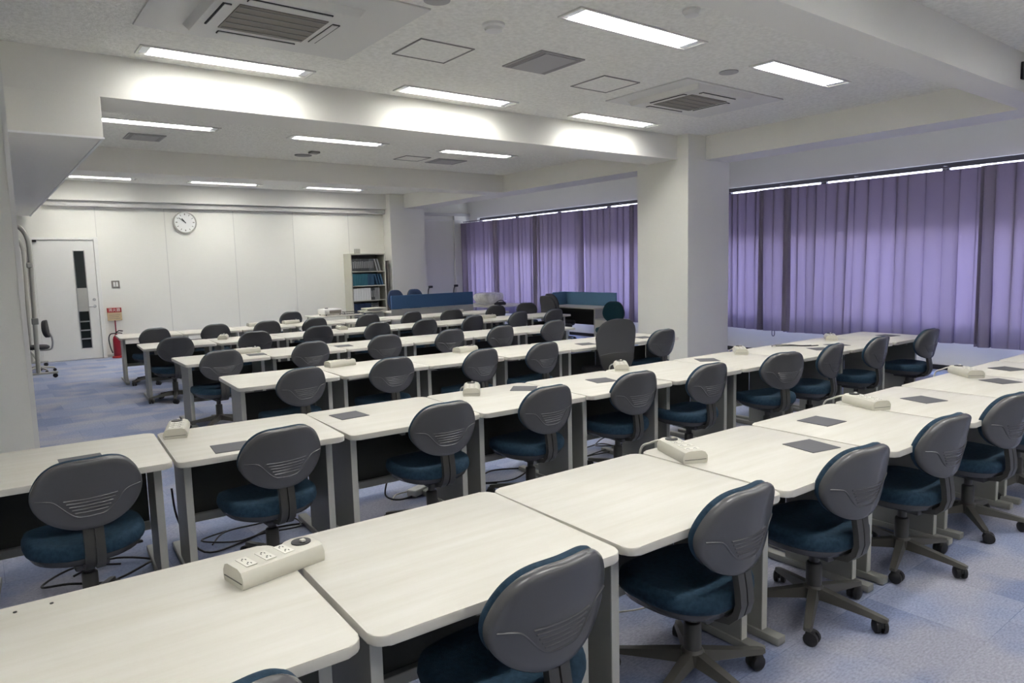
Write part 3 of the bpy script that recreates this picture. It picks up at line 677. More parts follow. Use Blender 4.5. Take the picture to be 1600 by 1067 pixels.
# tall-backed chairs
def make_tall(name, lb, loc, rz):
    t = thing(name, lb, 'chair', loc, rz)
    b = NB(); c = NB()
    # profile in x half width, y, z for the shell
    prof = [(0.135, -0.235, 0.42), (0.175, -0.262, 0.47), (0.205, -0.275, 0.54), (0.215, -0.272, 0.60), (0.235, -0.262, 0.70), (0.245, -0.268, 0.80), (0.236, -0.285, 0.87), (0.218, -0.295, 0.92), (0.185, -0.303, 0.96), (0.14, -0.309, 0.988), (0.08, -0.312, 1.003), (0.02, -0.313, 1.007)]
    def sheet(bm, yo, grow, th):
        n = 12; fr_, bk = [], []
        for w, y, z in prof:
            r1, r2_ = [], []
            for i in range(n + 1):
                u = i / n * 2 - 1; x = u * (w + grow); yy = y + yo + 0.9 * x * x * 0.8
                e = (1 - abs(u) ** 6)
                r1.append(bm.verts.new((x, yy + th * (0.25 + 0.75 * e), z))); r2_.append(bm.verts.new((x, yy, z)))
            fr_.append(r1); bk.append(r2_)
        for g in (fr_, bk):
            for p, q in zip(g, g[1:]):
                for i in range(n): bm.faces.new((p[i], p[i + 1], q[i + 1], q[i]))
        for p, q in zip(fr_, fr_[1:]): pass
        for j in range(len(prof) - 1):
            for i in (0, n): bm.faces.new((fr_[j][i], fr_[j + 1][i], bk[j + 1][i], bk[j][i]))
        for j in (0, len(prof) - 1):
            for i in range(n): bm.faces.new((fr_[j][i], fr_[j][i + 1], bk[j][i + 1], bk[j][i]))
    sheet(b, 0, 0, 0.03); obj('backrest_shell', b, 'shell', t, 60)
    sheet(c, 0.031, -0.008, 0.04); obj('backrest_cushion', c, 'blackfab', t, 60)
    b = NB()
    pf = prof[:4]; rows = []
    for w, y, z in pf + [(0.22, -0.268, 0.64)]:
        rows.append([b.verts.new((u * w * 0.98, y - 0.006 + 0.72 * (u * w) ** 2 - (0.006 if abs(u) < 0.9 else 0), z - (0.03 * u * u if z > 0.62 else 0))) for u in [i / 8 * 2 - 1 for i in range(9)]])
    rw2 = [[b.verts.new(v.co + Vector((0, 0.012, 0))) for v in r] for r in rows]
    for g in (rows, rw2):
        for p, q in zip(g, g[1:]):
            for i in range(8): b.faces.new((p[i], p[i + 1], q[i + 1], q[i]))
    for j in range(len(rows) - 1):
        for i in (0, 8): b.faces.new((rows[j][i], rows[j + 1][i], rw2[j + 1][i], rw2[j][i]))
    for j in (0, len(rows) - 1):
        for i in range(8): b.faces.new((rows[j][i], rows[j][i + 1], rw2[j][i + 1], rw2[j][i]))
    o = obj('lumbar_cover', b, 'frame', t, 50)
    b = NB(); strap(b, [(-0.252, 0.50), (-0.246, 0.42), (-0.20, 0.362), (-0.10, 0.318), (-0.02, 0.315)], 0.07, 0.02); obj('back_stem', b, 'frame', t)
    chair_lower(t, 'blackfab', 'basegrey', 0.50, 0.47)
    return t
make_tall('office_chair', 'tall-backed grey chair with black seat in the third row, much higher than its neighbours', (5.61, 5.56, 0), -math.radians(16))
make_tall('office_chair', 'tallest chair of the far group, dark high back before the purple curtains', (9.03, 10.28, 0), -math.radians(96))
make_tall('office_chair', 'dark high-backed chair tucked under the desk with the pale blue partition', (9.66, 10.86, 0), -math.radians(102))

for x, y, lb in ((7.60, 13.72, 'left one of two navy-backed chairs behind the dark blue partition'), (8.12, 13.74, 'right one of two navy-backed chairs behind the dark blue partition')):
    t = thing('office_chair', lb, 'chair', (x, y + 0.3, 0), PI, 'navy chairs behind the dark blue partition')
    b, c = chair_back(0.44, 0.50, 0.86, 0.25 - 0.5, 0.9, 0.12, False)
    obj('backrest_shell', b, 'shell', t, 50); obj('backrest_cushion', c, 'navyfab', t, 60)
    b = NB(); strap(b, [(-0.25, 0.65), (-0.255, 0.44), (-0.22, 0.365), (-0.10, 0.318), (-0.02, 0.315)], 0.06, 0.018); obj('back_stem', b, 'frame', t)
    chair_lower(t, 'navyfab', 'basegrey')

# teal chair without arms by the column
t = thing('office_chair', 'teal upholstered chair seen from its front, near the column and far window', 'chair', (9.05, 8.86, 0), math.radians(115))
b, c = chair_back(0.42, 0.40, 0.71, -0.25, 0.9, -0.12, False)
obj('backrest_shell', b, 'shell', t, 50); obj('backrest_cushion', c, 'teal', t, 60)
b = NB(); strap(b, [(-0.25, 0.55), (-0.255, 0.44), (-0.22, 0.365), (-0.10, 0.318), (-0.02, 0.315)], 0.06, 0.018); obj('back_stem', b, 'frame', t)
chair_lower(t, 'teal', 'frame')

# black chair behind the rolling frame
t = thing('side_chair', 'small black chair by the door, behind the rolling tube frame', 'chair', (0.76, 14.2, 0), math.radians(80))
b, c = chair_back(0.36, 0.30, 0.74, -0.20, 0.6, -0.1, False); obj('backrest_shell', b, 'black', t, 50); obj('backrest_cushion', c, 'blackfab', t, 60)
b = NB(); slab(b, 0.40, 0.38, [(0.9, 0.40), (1, 0.415), (1, 0.44), (0.9, 0.455), (0.3, 0.455)]); obj('seat', b, 'blackfab', t, 60)
b = NB()
tube(b, smooth_path([(0, -0.20, 0.68), (0, -0.235, 0.58), (0, -0.235, 0.46), (0, -0.20, 0.385), (0, -0.05, 0.38)]), 0.014)
obj('back_stem', b, 'steel', t, 50)
b = NB(); tube(b, [(0, 0, 0.08), (0, 0, 0.40)], 0.022); obj('column', b, 'steel', t)
b = NB()
for i in range(5):
    a = 2 * PI * i / 5; tube(b, [(0, 0, 0.10), (0.24 * math.cos(a), 0.24 * math.sin(a), 0.065)], [0.022, 0.014])
st = obj('star_base', b, 'stand', t)
for i in range(5):
    a = 2 * PI * i / 5; b = NB(); lathe(b, [(0.026, -0.018), (0.026, 0.018)], (0.24 * math.cos(a), 0.24 * math.sin(a), 0.026), 14, 'X'); obj('caster', b, 'black', st)

# ------------------------------------------------------------------ power strips on the desks
def make_strip():
    t = thing('power_strip', '', 'power strip')
    b = NB()
    # D-shaped section swept along x
    L_, w, h = 0.275, 0.125, 0.058
    sec = [(-w / 2, 0.0), (w / 2, 0.0)]; sec = []
    for y, z in [(-w / 2 + 0.004, 0), (-w / 2, 0.012), (-w / 2, h * 0.55), (-w / 2 + 0.012, h * 0.88), (-w / 2 + 0.03, h), (w / 2 - 0.03, h), (w / 2 - 0.012, h * 0.88), (w / 2, h * 0.55), (w / 2, 0.012), (w / 2 - 0.004, 0)]: sec.append((y, z))
    A = [b.verts.new((-L_ / 2, y, z)) for y, z in sec]; B = [b.verts.new((L_ / 2, y, z)) for y, z in sec]; n = len(sec)
    b.faces.new(A[::-1]); b.faces.new(B)
    for k in range(n): b.faces.new((A[k], A[(k + 1) % n], B[(k + 1) % n], B[k]))
    obj('housing', b, 'strip', t, 35)
    b = NB(); bx(b, -L_ / 2 - 0.0015, -L_ / 2, -w / 2 + 0.008, w / 2 - 0.008, 0.016, 0.019); bx(b, L_ / 2, L_ / 2 + 0.0015, -w / 2 + 0.008, w / 2 - 0.008, 0.016, 0.019); obj('seam', b, 'shelfin', t)
    for i in range(3):
        x = -0.095 + i * 0.062
        b = NB(); bx(b, x - 0.017, x + 0.017, -0.04, 0.034, h, h + 0.0015); p = obj('outlet', b, 'outlet', t)
        b = NB()
        for yy in (-0.022, 0.014):
            for dx in (-0.006, 0.006): bx(b, x + dx - 0.0012, x + dx + 0.0012, yy - 0.005, yy + 0.003, h + 0.0015, h + 0.002)
            lathe(b, [(0.003, h + 0.0015), (0.003, h + 0.002)], (x, yy + 0.008, 0), 8)
        obj('slot', b, 'dark', p)
    b = NB(); lathe(b, [(0.031, h), (0.031, h + 0.003), (0.026, h + 0.004)], (0.095, 0.005, 0), 24); g = obj('cable_port', b, 'black', t, 40)
    b = NB(); bx(b, 0.088, 0.103, -0.012, 0.004, h + 0.004, h + 0.012, 0.002); obj('plug', b, 'outlet', g)
    return t
S0 = make_strip()
tz = DZ + 0.001
strips = [
 ((0.675, 2.125), 10, 'ivory power strip on the nearest desks, its three outlets and black cable port clearly visible', False),
 ((2.62, 2.10), 66, 'ivory power strip with a cable on the nearest row, second from the left', True),
 ((4.34, 2.05), 66, 'ivory power strip with a cable on the nearest row, third from the left', True),
 ((5.97, 2.07), 48, 'ivory power strip on the nearest row, closest to the right edge', True),
 ((0.87, 4.36), 74, 'ivory power strip on the second row, at the gap right of its first desk', False),
 ((2.84, 4.20), 55, 'ivory power strip with a looping cable, second from the left on the second row', True),
 ((4.42, 4.20), 47, 'ivory power strip just before the tall-backed chair, on the second row', True),
 ((5.97, 4.06), 40, 'ivory power strip in front of the column, on the second row', True),
 ((7.60, 4.00), 32, 'ivory power strip below the near curtains, on the second row', False),
 ((2.74, 6.30), 6, 'ivory power strip at the left end of the third row', False),
 ((4.18, 6.28), 12, 'ivory power strip in the middle of the third row', False),
 ((6.14, 6.14), 48, 'ivory power strip left of the tall-backed chair on the third row', True),
 ((2.42, 8.14), 4, 'ivory power strip at the left end of the fourth row', False),
 ((2.70, 10.12), 70, 'ivory power strip at the left end of the fifth row', True),
 ((7.15, 9.98), 8, 'ivory power strip at the right of the fifth row', False),
 ((4.45, 10.10), 80, 'ivory power strip in the middle of the fifth row, mostly behind a chair', False),
 ((3.75, 12.02), 5, 'ivory power strip lying left on the farthest row', False),
 ((4.35, 12.00), 5, 'ivory power strip on the farthest row in front of the projector table', False),
 ((7.60, 11.70), 6, 'ivory power strip at the right end of the farthest row', False)]
for i, (p, a, lb, cab) in enumerate(strips):
    if i == 0: S0.location = (*p, tz); S0.rotation_euler = (0, 0, math.radians(a)); S0['label'] = lb; S0['group'] = 'power strips on desks'; s = S0
    else: s = dup(S0, (*p, tz), math.radians(a), lb, 'power strips on desks')
    if cab:
        b = NB(); pts = [(0.135, 0.02, 0.035), (0.17, 0.035, 0.036), (0.22, 0.06, 0.012), (0.27, 0.09, -0.03), (0.29, 0.10, -0.2)]
        k = 1 if a > 90 else 1
        tube(b, smooth_path(pts), 0.006); obj('cord', b, 'cablew', s, 60)

# ------------------------------------------------------------------ mats and marks on the desks
mats = [((3.22, 1.78), -12, 'dark grey square mat on the nearest row, behind the third visible chair'),
 ((3.76, 2.02), -3, 'dark grey square mat, second along the nearest row'), ((4.78, 1.89), -17, 'dark grey square mat beside the third power strip of the nearest row'),
 ((5.84, 1.80), -22, 'dark grey square mat below the rightmost power strip'), ((6.50, 1.96), -20, 'dark grey square mat at the right edge of the picture'),
 ((0.36, 4.08), 0, 'grey square mat behind the leftmost chair of the second row'), ((1.02, 3.81), -6, 'dark grey square mat left of the second chair of the second row'),
 ((1.83, 4.11), 2, 'dark grey square mat, third along the second row'), ((3.22, 4.06), 45, 'dark grey mat turned like a diamond on the second row'),
 ((3.88, 3.90), -14, 'dark grey square mat before the tall-backed chair on the second row'), ((5.36, 4.00), -35, 'dark grey mat in front of the column, on the second row'),
 ((6.75, 3.66), -30, 'dark grey mat right of the outward-turned chair'), ((7.16, 3.70), -25, 'dark grey mat further right, behind two side-on chairs'),
 ((8.36, 3.72), -10, 'dark grey mat at the window end of the second row'),
 ((5.52, 5.80), -15, 'dark grey mat left of the tall-backed chair'), ((6.46, 5.76), -10, 'dark grey mat right of the tall-backed chair'),
 ((2.45, 7.90), -5, 'grey mat below the left power strip of the fourth row'), ((3.50, 7.92), -8, 'grey mat between the second and third chairs of the fourth row')]
b = NB(); box(b, (0, 0, 0.002), (0.19, 0.19, 0.003), 0.001, 1); m0 = obj('mouse_mat', b, 'mousemat')
for i, (p, a, lb) in enumerate(mats):
    o = m0 if i == 0 else m0.copy()
    if i: COL.objects.link(o)
    o.location = (*p, DZ); o.rotation_euler = (0, 0, math.radians(a)); tag(o, lb, 'mat', 'grey square mats on desks')
for x, y, lb in ((0.10, 2.36, 'right one of two black screw caps at the back edge of the nearest desk'), (0.014, 2.365, 'left one of two black screw caps at the back edge of the nearest desk')):
    b = NB(); lathe(b, [(0.005, 0), (0.005, 0.002)], (0, 0, 0), 10); o = obj('screw_cap', b, 'black'); o.location = (x, y - 0.03, DZ); tag(o, lb, 'screw cap')

# ------------------------------------------------------------------ cables
def cable(pts, r, m, lb, name='cable'):
    b = NB(); tube(b, smooth_path(pts, 6), r, 6); o = obj(name, b, m, None, 60); tag(o, lb, 'cable'); return o
def loop(cx_, cy_, rr, seed, z=0.012):
    g = random.Random(seed); p = []
    for i in range(9):
        a = i * 0.95 + seed; q = rr * (0.6 + 0.5 * g.random()); p.append((cx_ + q * math.cos(a) * 1.3, cy_ + q * math.sin(a) * 0.7, z + 0.02 * (i % 2)))
    return p
cable(loop(0.42, 4.25, 0.22, 1), 0.006, 'cable', 'black cable loops on the carpet under the first desk of the second row')
cable([(0.80, 4.28, 0.40), (0.82, 4.25, 0.2), (0.92, 4.15, 0.03), (1.15, 4.2, 0.012), (1.35, 4.3, 0.012), (1.55, 4.25, 0.012)], 0.006, 'cable', 'black cable drooping from the second desk of the second row')
cable(loop(1.25, 4.30, 0.22, 2), 0.005, 'cable', 'thin black cable loops behind the second chair of the second row')
cable([(2.05, 4.05, 0.25), (2.08, 4.15, 0.1), (2.2, 4.2, 0.03), (2.35, 4.25, 0.012)], 0.006, 'cable', 'black cable hanging beside the white adapters')
cable(loop(3.05, 4.20, 0.24, 3), 0.006, 'cable', 'black cable ring on the carpet left of the fourth chair of the second row')
cable(loop(4.1, 4.25, 0.24, 4), 0.005, 'cable', 'tangled black cables under the fifth desk of the second row')
cable(loop(4.35, 4.2, 0.18, 5, 0.05), 0.005, 'cable', 'black cable bundle beside a metal leg under the fifth desk')
cable([(1.95, 2.0, 0.10), (2.05, 2.02, 0.12), (2.2, 2.0, 0.1), (2.4, 1.95, 0.1)], 0.004, 'cablew', 'thin white cable under the nearest desks')
cable([(6.62, 4.12, DZ + 0.006), (6.75, 4.16, DZ + 0.006), (6.85, 4.05, DZ + 0.006), (6.86, 3.93, DZ + 0.006), (6.95, 3.87, DZ + 0.006)], 0.005, 'cableg', 'grey charging cable lying on the second row near the window')
cable([(6.66, 4.10, DZ + 0.006), (6.72, 4.05, DZ + 0.006), (6.80, 3.98, DZ + 0.006), (6.84, 3.88, DZ + 0.006), (6.97, 3.80, DZ + 0.006)], 0.005, 'cable', 'black charging cable lying on the second row near the window')
t = thing('power_adapter', 'white power adapters heaped on the carpet below the third chair of the second row', 'adapter', (2.40, 4.28, 0))
b = NB(); box(b, (0, 0, 0.03), (0.16, 0.08, 0.05), 0.01, 2, Matrix.Rotation(0.4, 3, 'Z')); box(b, (0.08, 0.08, 0.09), (0.06, 0.05, 0.1), 0.01, 2, Matrix.Rotation(0.2, 3, 'Y')); obj('body', b, 'white', t)
b = NB(); tube(b, smooth_path([(-0.07, 0, 0.04), (-0.15, 0.05, 0.02), (-0.22, -0.02, 0.012)]), 0.005); obj('cord', b, 'cablew', t)
t = thing('power_adapter', 'white adapter standing under the sixth desk of the second row', 'adapter', (5.35, 4.25, 0))
b = NB(); box(b, (0, 0, 0.10), (0.07, 0.05, 0.10), 0.01); obj('body', b, 'white', t)
b = NB(); tube(b, [(0, 0, 0.0), (0, 0, 0.06)], 0.02); obj('post', b, 'greypanel', t)

# ------------------------------------------------------------------ back wall fittings
t = thing('wall_clock', 'round white wall clock with black hands on the back wall', 'clock', (3.60, Y1, 2.66))
b = NB(); lathe(b, [(0.225, 0), (0.232, -0.02), (0.225, -0.045), (0.205, -0.05), (0.200, -0.035)], (0, 0, 0), 40, 'Y'); obj('rim', b, 'stand', t, 40)
b = NB(); lathe(b, [(0.204, -0.03), (0.204, -0.037)], (0, 0, 0), 40, 'Y'); obj('dial', b, 'paper', t)
b = NB()
for i in range(12):
    a = i * PI / 6; r_ = 0.165; R = Matrix.Rotation(-a, 3, 'Y')
    box(b, (0, 0, 0), (0.012 if i % 3 else 0.02, 0.002, 0.035), 0, 1, None)
    bmesh.ops.translate(b, vec=(0, -0.039, r_), verts=b.verts[-8:]); bmesh.ops.rotate(b, cent=(0, 0, 0), matrix=Matrix.Rotation(a, 3, 'Y'), verts=b.verts[-8:])
obj('hour_mark', b, 'hatch', t)
for nm, a, l, w in (('minute_hand', -52, 0.15, 0.012), ('hour_hand', -38, 0.10, 0.018)):
    b = NB(); bx(b, -w / 2, w / 2, -0.046, -0.042, -0.02, l); bmesh.ops.rotate(b, cent=(0, 0, 0), matrix=Matrix.Rotation(math.radians(a), 3, 'Y'), verts=b.verts); obj(nm, b, 'black', t)
t = thing('light_switch', 'dark-framed double light switch beside the door', 'switch', (2.24, Y1, 1.43))
b = NB(); bx(b, -0.07, 0.07, -0.012, 0, -0.07, 0.07, 0.006); obj('frame', b, 'acgrille', t)
for s in (-1, 1): b = NB(); bx(b, s * 0.024 - 0.018, s * 0.024 + 0.018, -0.018, -0.012, -0.045, 0.045, 0.003); obj('rocker', b, 'white', t)
t = thing('fire_extinguisher', 'red fire extinguisher beneath the red and yellow sign', 'fire extinguisher', (2.14, 15.50, 0))
b = NB(); lathe(b, [(0.06, 0.03), (0.068, 0.045), (0.068, 0.36), (0.055, 0.41), (0.025, 0.44), (0.022, 0.47)], (0, 0, 0), 24); obj('cylinder', b, 'red', t, 50)
b = NB(); lathe(b, [(0.10, 0), (0.10, 0.03), (0.08, 0.035)], (0, 0, 0), 24); obj('stand_base', b, 'signred', t, 40)
b = NB(); tube(b, [(0, 0, 0.46), (0, 0, 0.50), (0.05, -0.03, 0.53), (0.11, -0.06, 0.52)], 0.011); tube(b, [(0.0, 0, 0.49), (0.06, -0.03, 0.485), (0.10, -0.05, 0.475)], 0.009); obj('handle', b, 'black', t, 50)
b = NB(); tube(b, smooth_path([(-0.01, 0, 0.48), (-0.10, -0.02, 0.47), (-0.135, -0.03, 0.38), (-0.12, -0.03, 0.22), (-0.085, -0.02, 0.10)]), 0.011); obj('hose', b, 'black', t, 50)
t = thing('extinguisher_sign', 'red and yellow extinguisher sign on a red post by the door', 'sign', (2.17, 15.70, 0))
b = NB(); tube(b, [(0, 0, 0.0), (0, 0, 0.72)], 0.011); obj('post', b, 'red', t)
b = NB(); bx(b, -0.125, 0.125, -0.012, 0.012, 0.72, 0.88, 0.002); obj('instruction_plate', b, 'signyel', t)
b = NB(); bx(b, -0.125, 0.125, -0.013, 0.013, 0.88, 0.97, 0.002); rp = obj('title_plate', b, 'signred', t)
cu = bpy.data.curves.new('title_lettering', 'FONT'); cu.body = '消火器'; cu.size = 0.07; cu.align_x = 'CENTER'; cu.align_y = 'CENTER'; cu.extrude = 0.001
tmp = bpy.data.objects.new('lettering_source', cu); COL.objects.link(tmp)
bpy.context.view_layer.update(); me = bpy.data.meshes.new_from_object(tmp.evaluated_get(bpy.context.evaluated_depsgraph_get())); bpy.data.objects.remove(tmp)
me.materials.clear(); me.materials.append(M['signwhite']); o = bpy.data.objects.new('title_lettering', me); COL.objects.link(o); o.parent = rp; o.location = (0, -0.0148, 0.925); o.rotation_euler = (PI / 2, 0, 0)
b = NB()
for i in range(3): bx(b, -0.10, 0.10 - 0.03 * (i % 2), -0.0135, -0.012, 0.755 + i * 0.035, 0.762 + i * 0.035)
obj('printed_line', b, 'hatch', t)
# rolling tube frame
t = thing('rolling_whiteboard_stand', 'beige rolling tube frame with curved uprights beside the left pillar', 'rolling stand', (0.55, 14.1, 0), 0)
for k, (yy, xo, zt) in enumerate(((-0.80, 0.16, 2.44), (1.0, 0.17, 2.38))):
    b = NB(); tube(b, smooth_path([(xo, yy, 0.09), (xo + 0.02, yy, 1.0), (xo + 0.04, yy, zt - 0.5), (xo + 0.02, yy, zt - 0.2), (xo - 0.08, yy, zt - 0.04), (xo - 0.25, yy, zt), (xo - 0.5, yy, zt + 0.01)], 8), 0.033 if k == 0 else 0.03, 12)
    obj('upright', b, 'stand', t, 50)
    b = NB(); box(b, (0.05, yy, 0.085), (0.74, 0.05, 0.035), 0.008); ft = obj('foot', b, 'stand', t)
    for s in (-0.28, 0.38):
        b = NB(); lathe(b, [(0.035, -0.012), (0.035, 0.012)], (s, yy, 0.036), 16, 'Y'); bx(b, s - 0.015, s + 0.015, yy - 0.018, yy + 0.018, 0.04, 0.07, 0.003); obj('caster', b, 'black', ft, 40)
b = NB(); box(b, (0.18, -0.80, 0.92), (0.09, 0.10, 0.10), 0.01); obj('clamp', b, 'deskleg', t); b = NB(); box(b, (0.18, -0.80, 1.80), (0.08, 0.08, 0.09), 0.02); obj('clamp', b, 'deskleg', t)
b = NB(); tube(b, [(0.16, -0.80, 0.30), (0.17, 1.0, 0.30)], 0.02); obj('cross_tube', b, 'stand', t)
b = NB(); bx(b, -0.62, 0.0, -0.75, 0.95, 0.98, 2.05, 0.01); obj('board', b, 'white', t)

# ------------------------------------------------------------------ bookcase
t = thing('bookcase', 'tall beige steel bookcase full of files against the back wall', 'bookcase', (7.52, 15.54, 0))
w, d, h = 0.45, 0.20, 1.97
b = NB(); bx(b, -w, -w + 0.025, -d, d, 0, h, 0.003); bx(b, w - 0.025, w, -d, d, 0, h, 0.003); bx(b, -w + 0.025, w - 0.025, -d, d, h - 0.03, h, 0.002); bx(b, -w + 0.025, w - 0.025, -d, d, 0, 0.06); obj('carcass', b, 'shelf', t)
b = NB(); bx(b, -w + 0.025, w - 0.025, d - 0.01, d - 0.001, 0.06, h - 0.03); obj('back_panel', b, 'shelfin', t)
shz = [0.06, 0.49, 0.86, 1.21, 1.55]
for z in shz[1:]:
    b = NB(); bx(b, -w + 0.025, w - 0.025, -d + 0.005, d - 0.01, z - 0.02, z, 0.002); obj('shelf', b, 'shelf', t)
bc = {'charcoal': (0.055, 0.06, 0.058), 'slate': (0.10, 0.11, 0.11), 'teal': (0.03, 0.13, 0.17), 'blue': (0.03, 0.08, 0.14), 'navy': (0.012, 0.028, 0.075), 'white': (0.72, 0.72, 0.70), 'grey': (0.26, 0.26, 0.25)}
for k, v in bc.items(): M['b_' + k] = mat('binder_' + k, v, 0.6)
def binder(x, z, wd, hh, lean, m, lb, gp):
    t = thing('binder', lb, 'binder', (7.52 + x, 15.46, z + 0.001 + abs(math.sin(lean)) * wd / 2), 0, gp); t.rotation_euler = (0, lean, 0)
    b = NB(); bx(b, -wd / 2, wd / 2, -0.11, 0.11, 0, hh, 0.002); obj('cover', b, 'b_' + m, t)
    b = NB(); bx(b, -wd / 3, wd / 3, -0.112, -0.1095, hh * 0.25, hh * 0.8); obj('spine_label', b, 'b_white' if m == 'white' else ('b_grey' if m in ('charcoal', 'slate') else 'b_' + m), t)
cfg = {1: ('lowest visible shelf', [('navy', 7, 0.045), ('navy', 2, 0.05), ('charcoal', 4, 0.05)], 0.30), 2: ('shelf of white-spined files', [('white', 7, 0.062), ('charcoal', 2, 0.05), ('grey', 3, 0.04)], 0.29),
       3: ('second shelf from the top', [('teal', 9, 0.04), ('blue', 4, 0.04), ('blue', 3, 0.04)], 0.28), 4: ('top shelf', [('charcoal', 9, 0.045), ('slate', 3, 0.04), ('grey', 2, 0.04)], 0.30)}
for s, (nm, parts, hh) in cfg.items():
    x = -w + 0.04; z = shz[s]; cnt = 0; tot = sum(c for _, c, _ in parts)
    lim = w - 0.035; lab_i = 0
    for gi, (m, c, wd) in enumerate(parts):
        for i in range(c):
            if x + wd > lim: break
            lean = 0.0; adv = wd + 0.002
            if s in (3, 4) and gi == 2: lean = -0.26; adv = wd + 0.03
            if s in (3, 4) and gi == 2 and x + adv + hh * 0.0 > lim: break
            xx = x + wd / 2 + (hh * math.sin(0.26) if lean else 0)
            if lean and xx + wd / 2 + 0.01 > lim: break
            binder(xx, z, wd - 0.002, hh * rnd.uniform(0.94, 1.0), lean, m, '%s binder on the bookcase %s, %s from left' % ({'white': 'white-spined', 'navy': 'dark navy', 'teal': 'teal', 'blue': 'dull blue'}.get(m, m), nm, ['1st', '2nd', '3rd'][cnt] if cnt < 3 else '%dth' % (cnt + 1)), 'binders on the %s' % nm)
            x += adv; cnt += 1
b = NB(); bx(b, -0.055, 0.055, -0.05, 0.05, 0, 0.11, 0.004); o = obj('small_box', b, 'stand'); o.location = (7.32, 15.5, h + 0.001); tag(o, 'small brown-grey box on top of the bookcase', 'box')
b = NB(); box(b, (0, 0, 0.90), (0.05, 0.22, 1.78), 0.004); o = obj('folded_board', b, 'acgrille'); o.location = (8.10, 15.58, 0.0); tag(o, 'thin brown board leaning upright between bookcase and column', 'board')

# ------------------------------------------------------------------ far tables, partitions and equipment
def table(name, lb, cat, x0, x1, y0, y1, z=0.69, m='desktop'):
    t = thing(name, lb, cat, ((x0 + x1) / 2, (y0 + y1) / 2, 0)); w, d = (x1 - x0) / 2, (y1 - y0) / 2
    b = NB(); bx(b, -w, w, -d, d, z - 0.028, z, 0.004); obj('tabletop', b, m, t)
    for sx in (-1, 1):
        for s_y in (-1, 1):
            b = NB(); tube(b, [(sx * (w - 0.06), s_y * (d - 0.06), 0), (sx * (w - 0.06), s_y * (d - 0.06), z - 0.028)], 0.018); obj('leg', b, 'deskleg', t, 40)
    return t
t = table('side_table', 'small table carrying the projector, left of the bookcase', 'table', 5.3, 6.35, 13.25, 13.85)
b = NB(); bx(b, -0.50, 0.50, -0.27, 0.27, 0.30, 0.32); obj('lower_shelf', b, 'greypanel', t)
t = thing('projector', 'white projector on the small table before the back wall', 'projector', (5.72, 13.52, 0.691), math.radians(8))
b = NB(); bx(b, -0.20, 0.20, -0.15, 0.15, 0.02, 0.13, 0.022); obj('housing', b, 'white', t, 40)
b = NB(); bx(b, -0.10, 0.17, -0.153, -0.149, 0.035, 0.10); obj('vent', b, 'acgrille', t)
b = NB(); lathe(b, [(0.035, 0.128), (0.035, 0.142), (0.028, 0.146)], (-0.06, 0.03, 0), 16); obj('dial', b, 'black', t, 40)
b = NB()
for sx in (-0.16, 0.16): 
    for s_y in (-0.12, 0.12): lathe(b, [(0.012, 0), (0.012, 0.022)], (sx, s_y, 0), 10)
obj('foot', b, 'black', t)
t = thing('document_tray', 'dark wire tray on the small table right of the projector', 'tray', (6.12, 13.45, 0.691))
b = NB()
for q in ((-0.16, -0.11, 0.16, -0.11), (0.16, -0.11, 0.16, 0.11), (0.16, 0.11, -0.16, 0.11), (-0.16, 0.11, -0.16, -0.11)): tube(b, [(q[0], q[1], 0.045), (q[2], q[3], 0.045)], 0.005, 6); tube(b, [(q[0], q[1], 0.006), (q[2], q[3], 0.006)], 0.005, 6); tube(b, [(q[0], q[1], 0.006), (q[0], q[1], 0.045)], 0.005, 6)
for i in range(7): tube(b, [(-0.16 + i * 0.053, -0.11, 0.006), (-0.16 + i * 0.053, 0.11, 0.006)], 0.003, 6)
obj('wire_basket', b, 'dark', t)
# dark blue partition desk
t = thing('partition_desk', 'desk with dark blue fabric partition over a grey panel, before the far column', 'desk', (7.84, 12.95, 0), math.radians(0))
b = NB(); bx(b, -1.02, 1.02, -0.02, 0.02, 0.76, 1.04, 0.005); obj('fabric_screen', b, 'blue', t)
b = NB(); bx(b, -1.02, 1.02, -0.018, 0.018, 0.06, 0.755, 0.004); obj('front_panel', b, 'greypanel', t)
b = NB(); bx(b, -1.0, 1.0, 0.02, 0.70, 0.665, 0.69, 0.004); obj('tabletop', b, 'desktop', t)
for s in (-1, 1): b = NB(); bx(b, s * 0.98 - 0.015, s * 0.98 + 0.015, 0.02, 0.68, 0, 0.665); obj('side_panel', b, 'greypanel', t)
for x, lb in ((7.95, 'dark gooseneck camera above the left half of the dark blue partition'), (8.62, 'dark gooseneck camera above the right end of the dark blue partition')):
    t = thing('document_camera', lb, 'document camera', (x, 13.35, 0.691))
    b = NB(); bx(b, -0.07, 0.07, -0.06, 0.06, 0, 0.02, 0.004); obj('base', b, 'black', t)
    b = NB(); tube(b, smooth_path([(0, 0, 0.02), (0, 0.01, 0.25), (0.01, 0, 0.42), (0.03, -0.02, 0.47)]), 0.012); obj('arm', b, 'frame', t, 50)
    b = NB(); box(b, (0.05, -0.03, 0.485), (0.09, 0.06, 0.05), 0.012); obj('head', b, 'black', t)
# trays left of partition, in front of the bookcase
t = thing('paper_tray', 'pale stacked trays on a stand before the bookcase, left of the dark blue partition', 'tray', (6.62, 13.35, 0))
b = NB(); bx(b, -0.12, 0.16, -0.15, 0.15, 0.0, 0.70, 0.004); obj('stand', b, 'greypanel', t)
for i in range(2): b = NB(); bx(b, -0.30 + i * 0.08, 0.20, -0.16, 0.16, 0.71 + i * 0.05, 0.745 + i * 0.05, 0.006); obj('tray', b, 'strip', t)
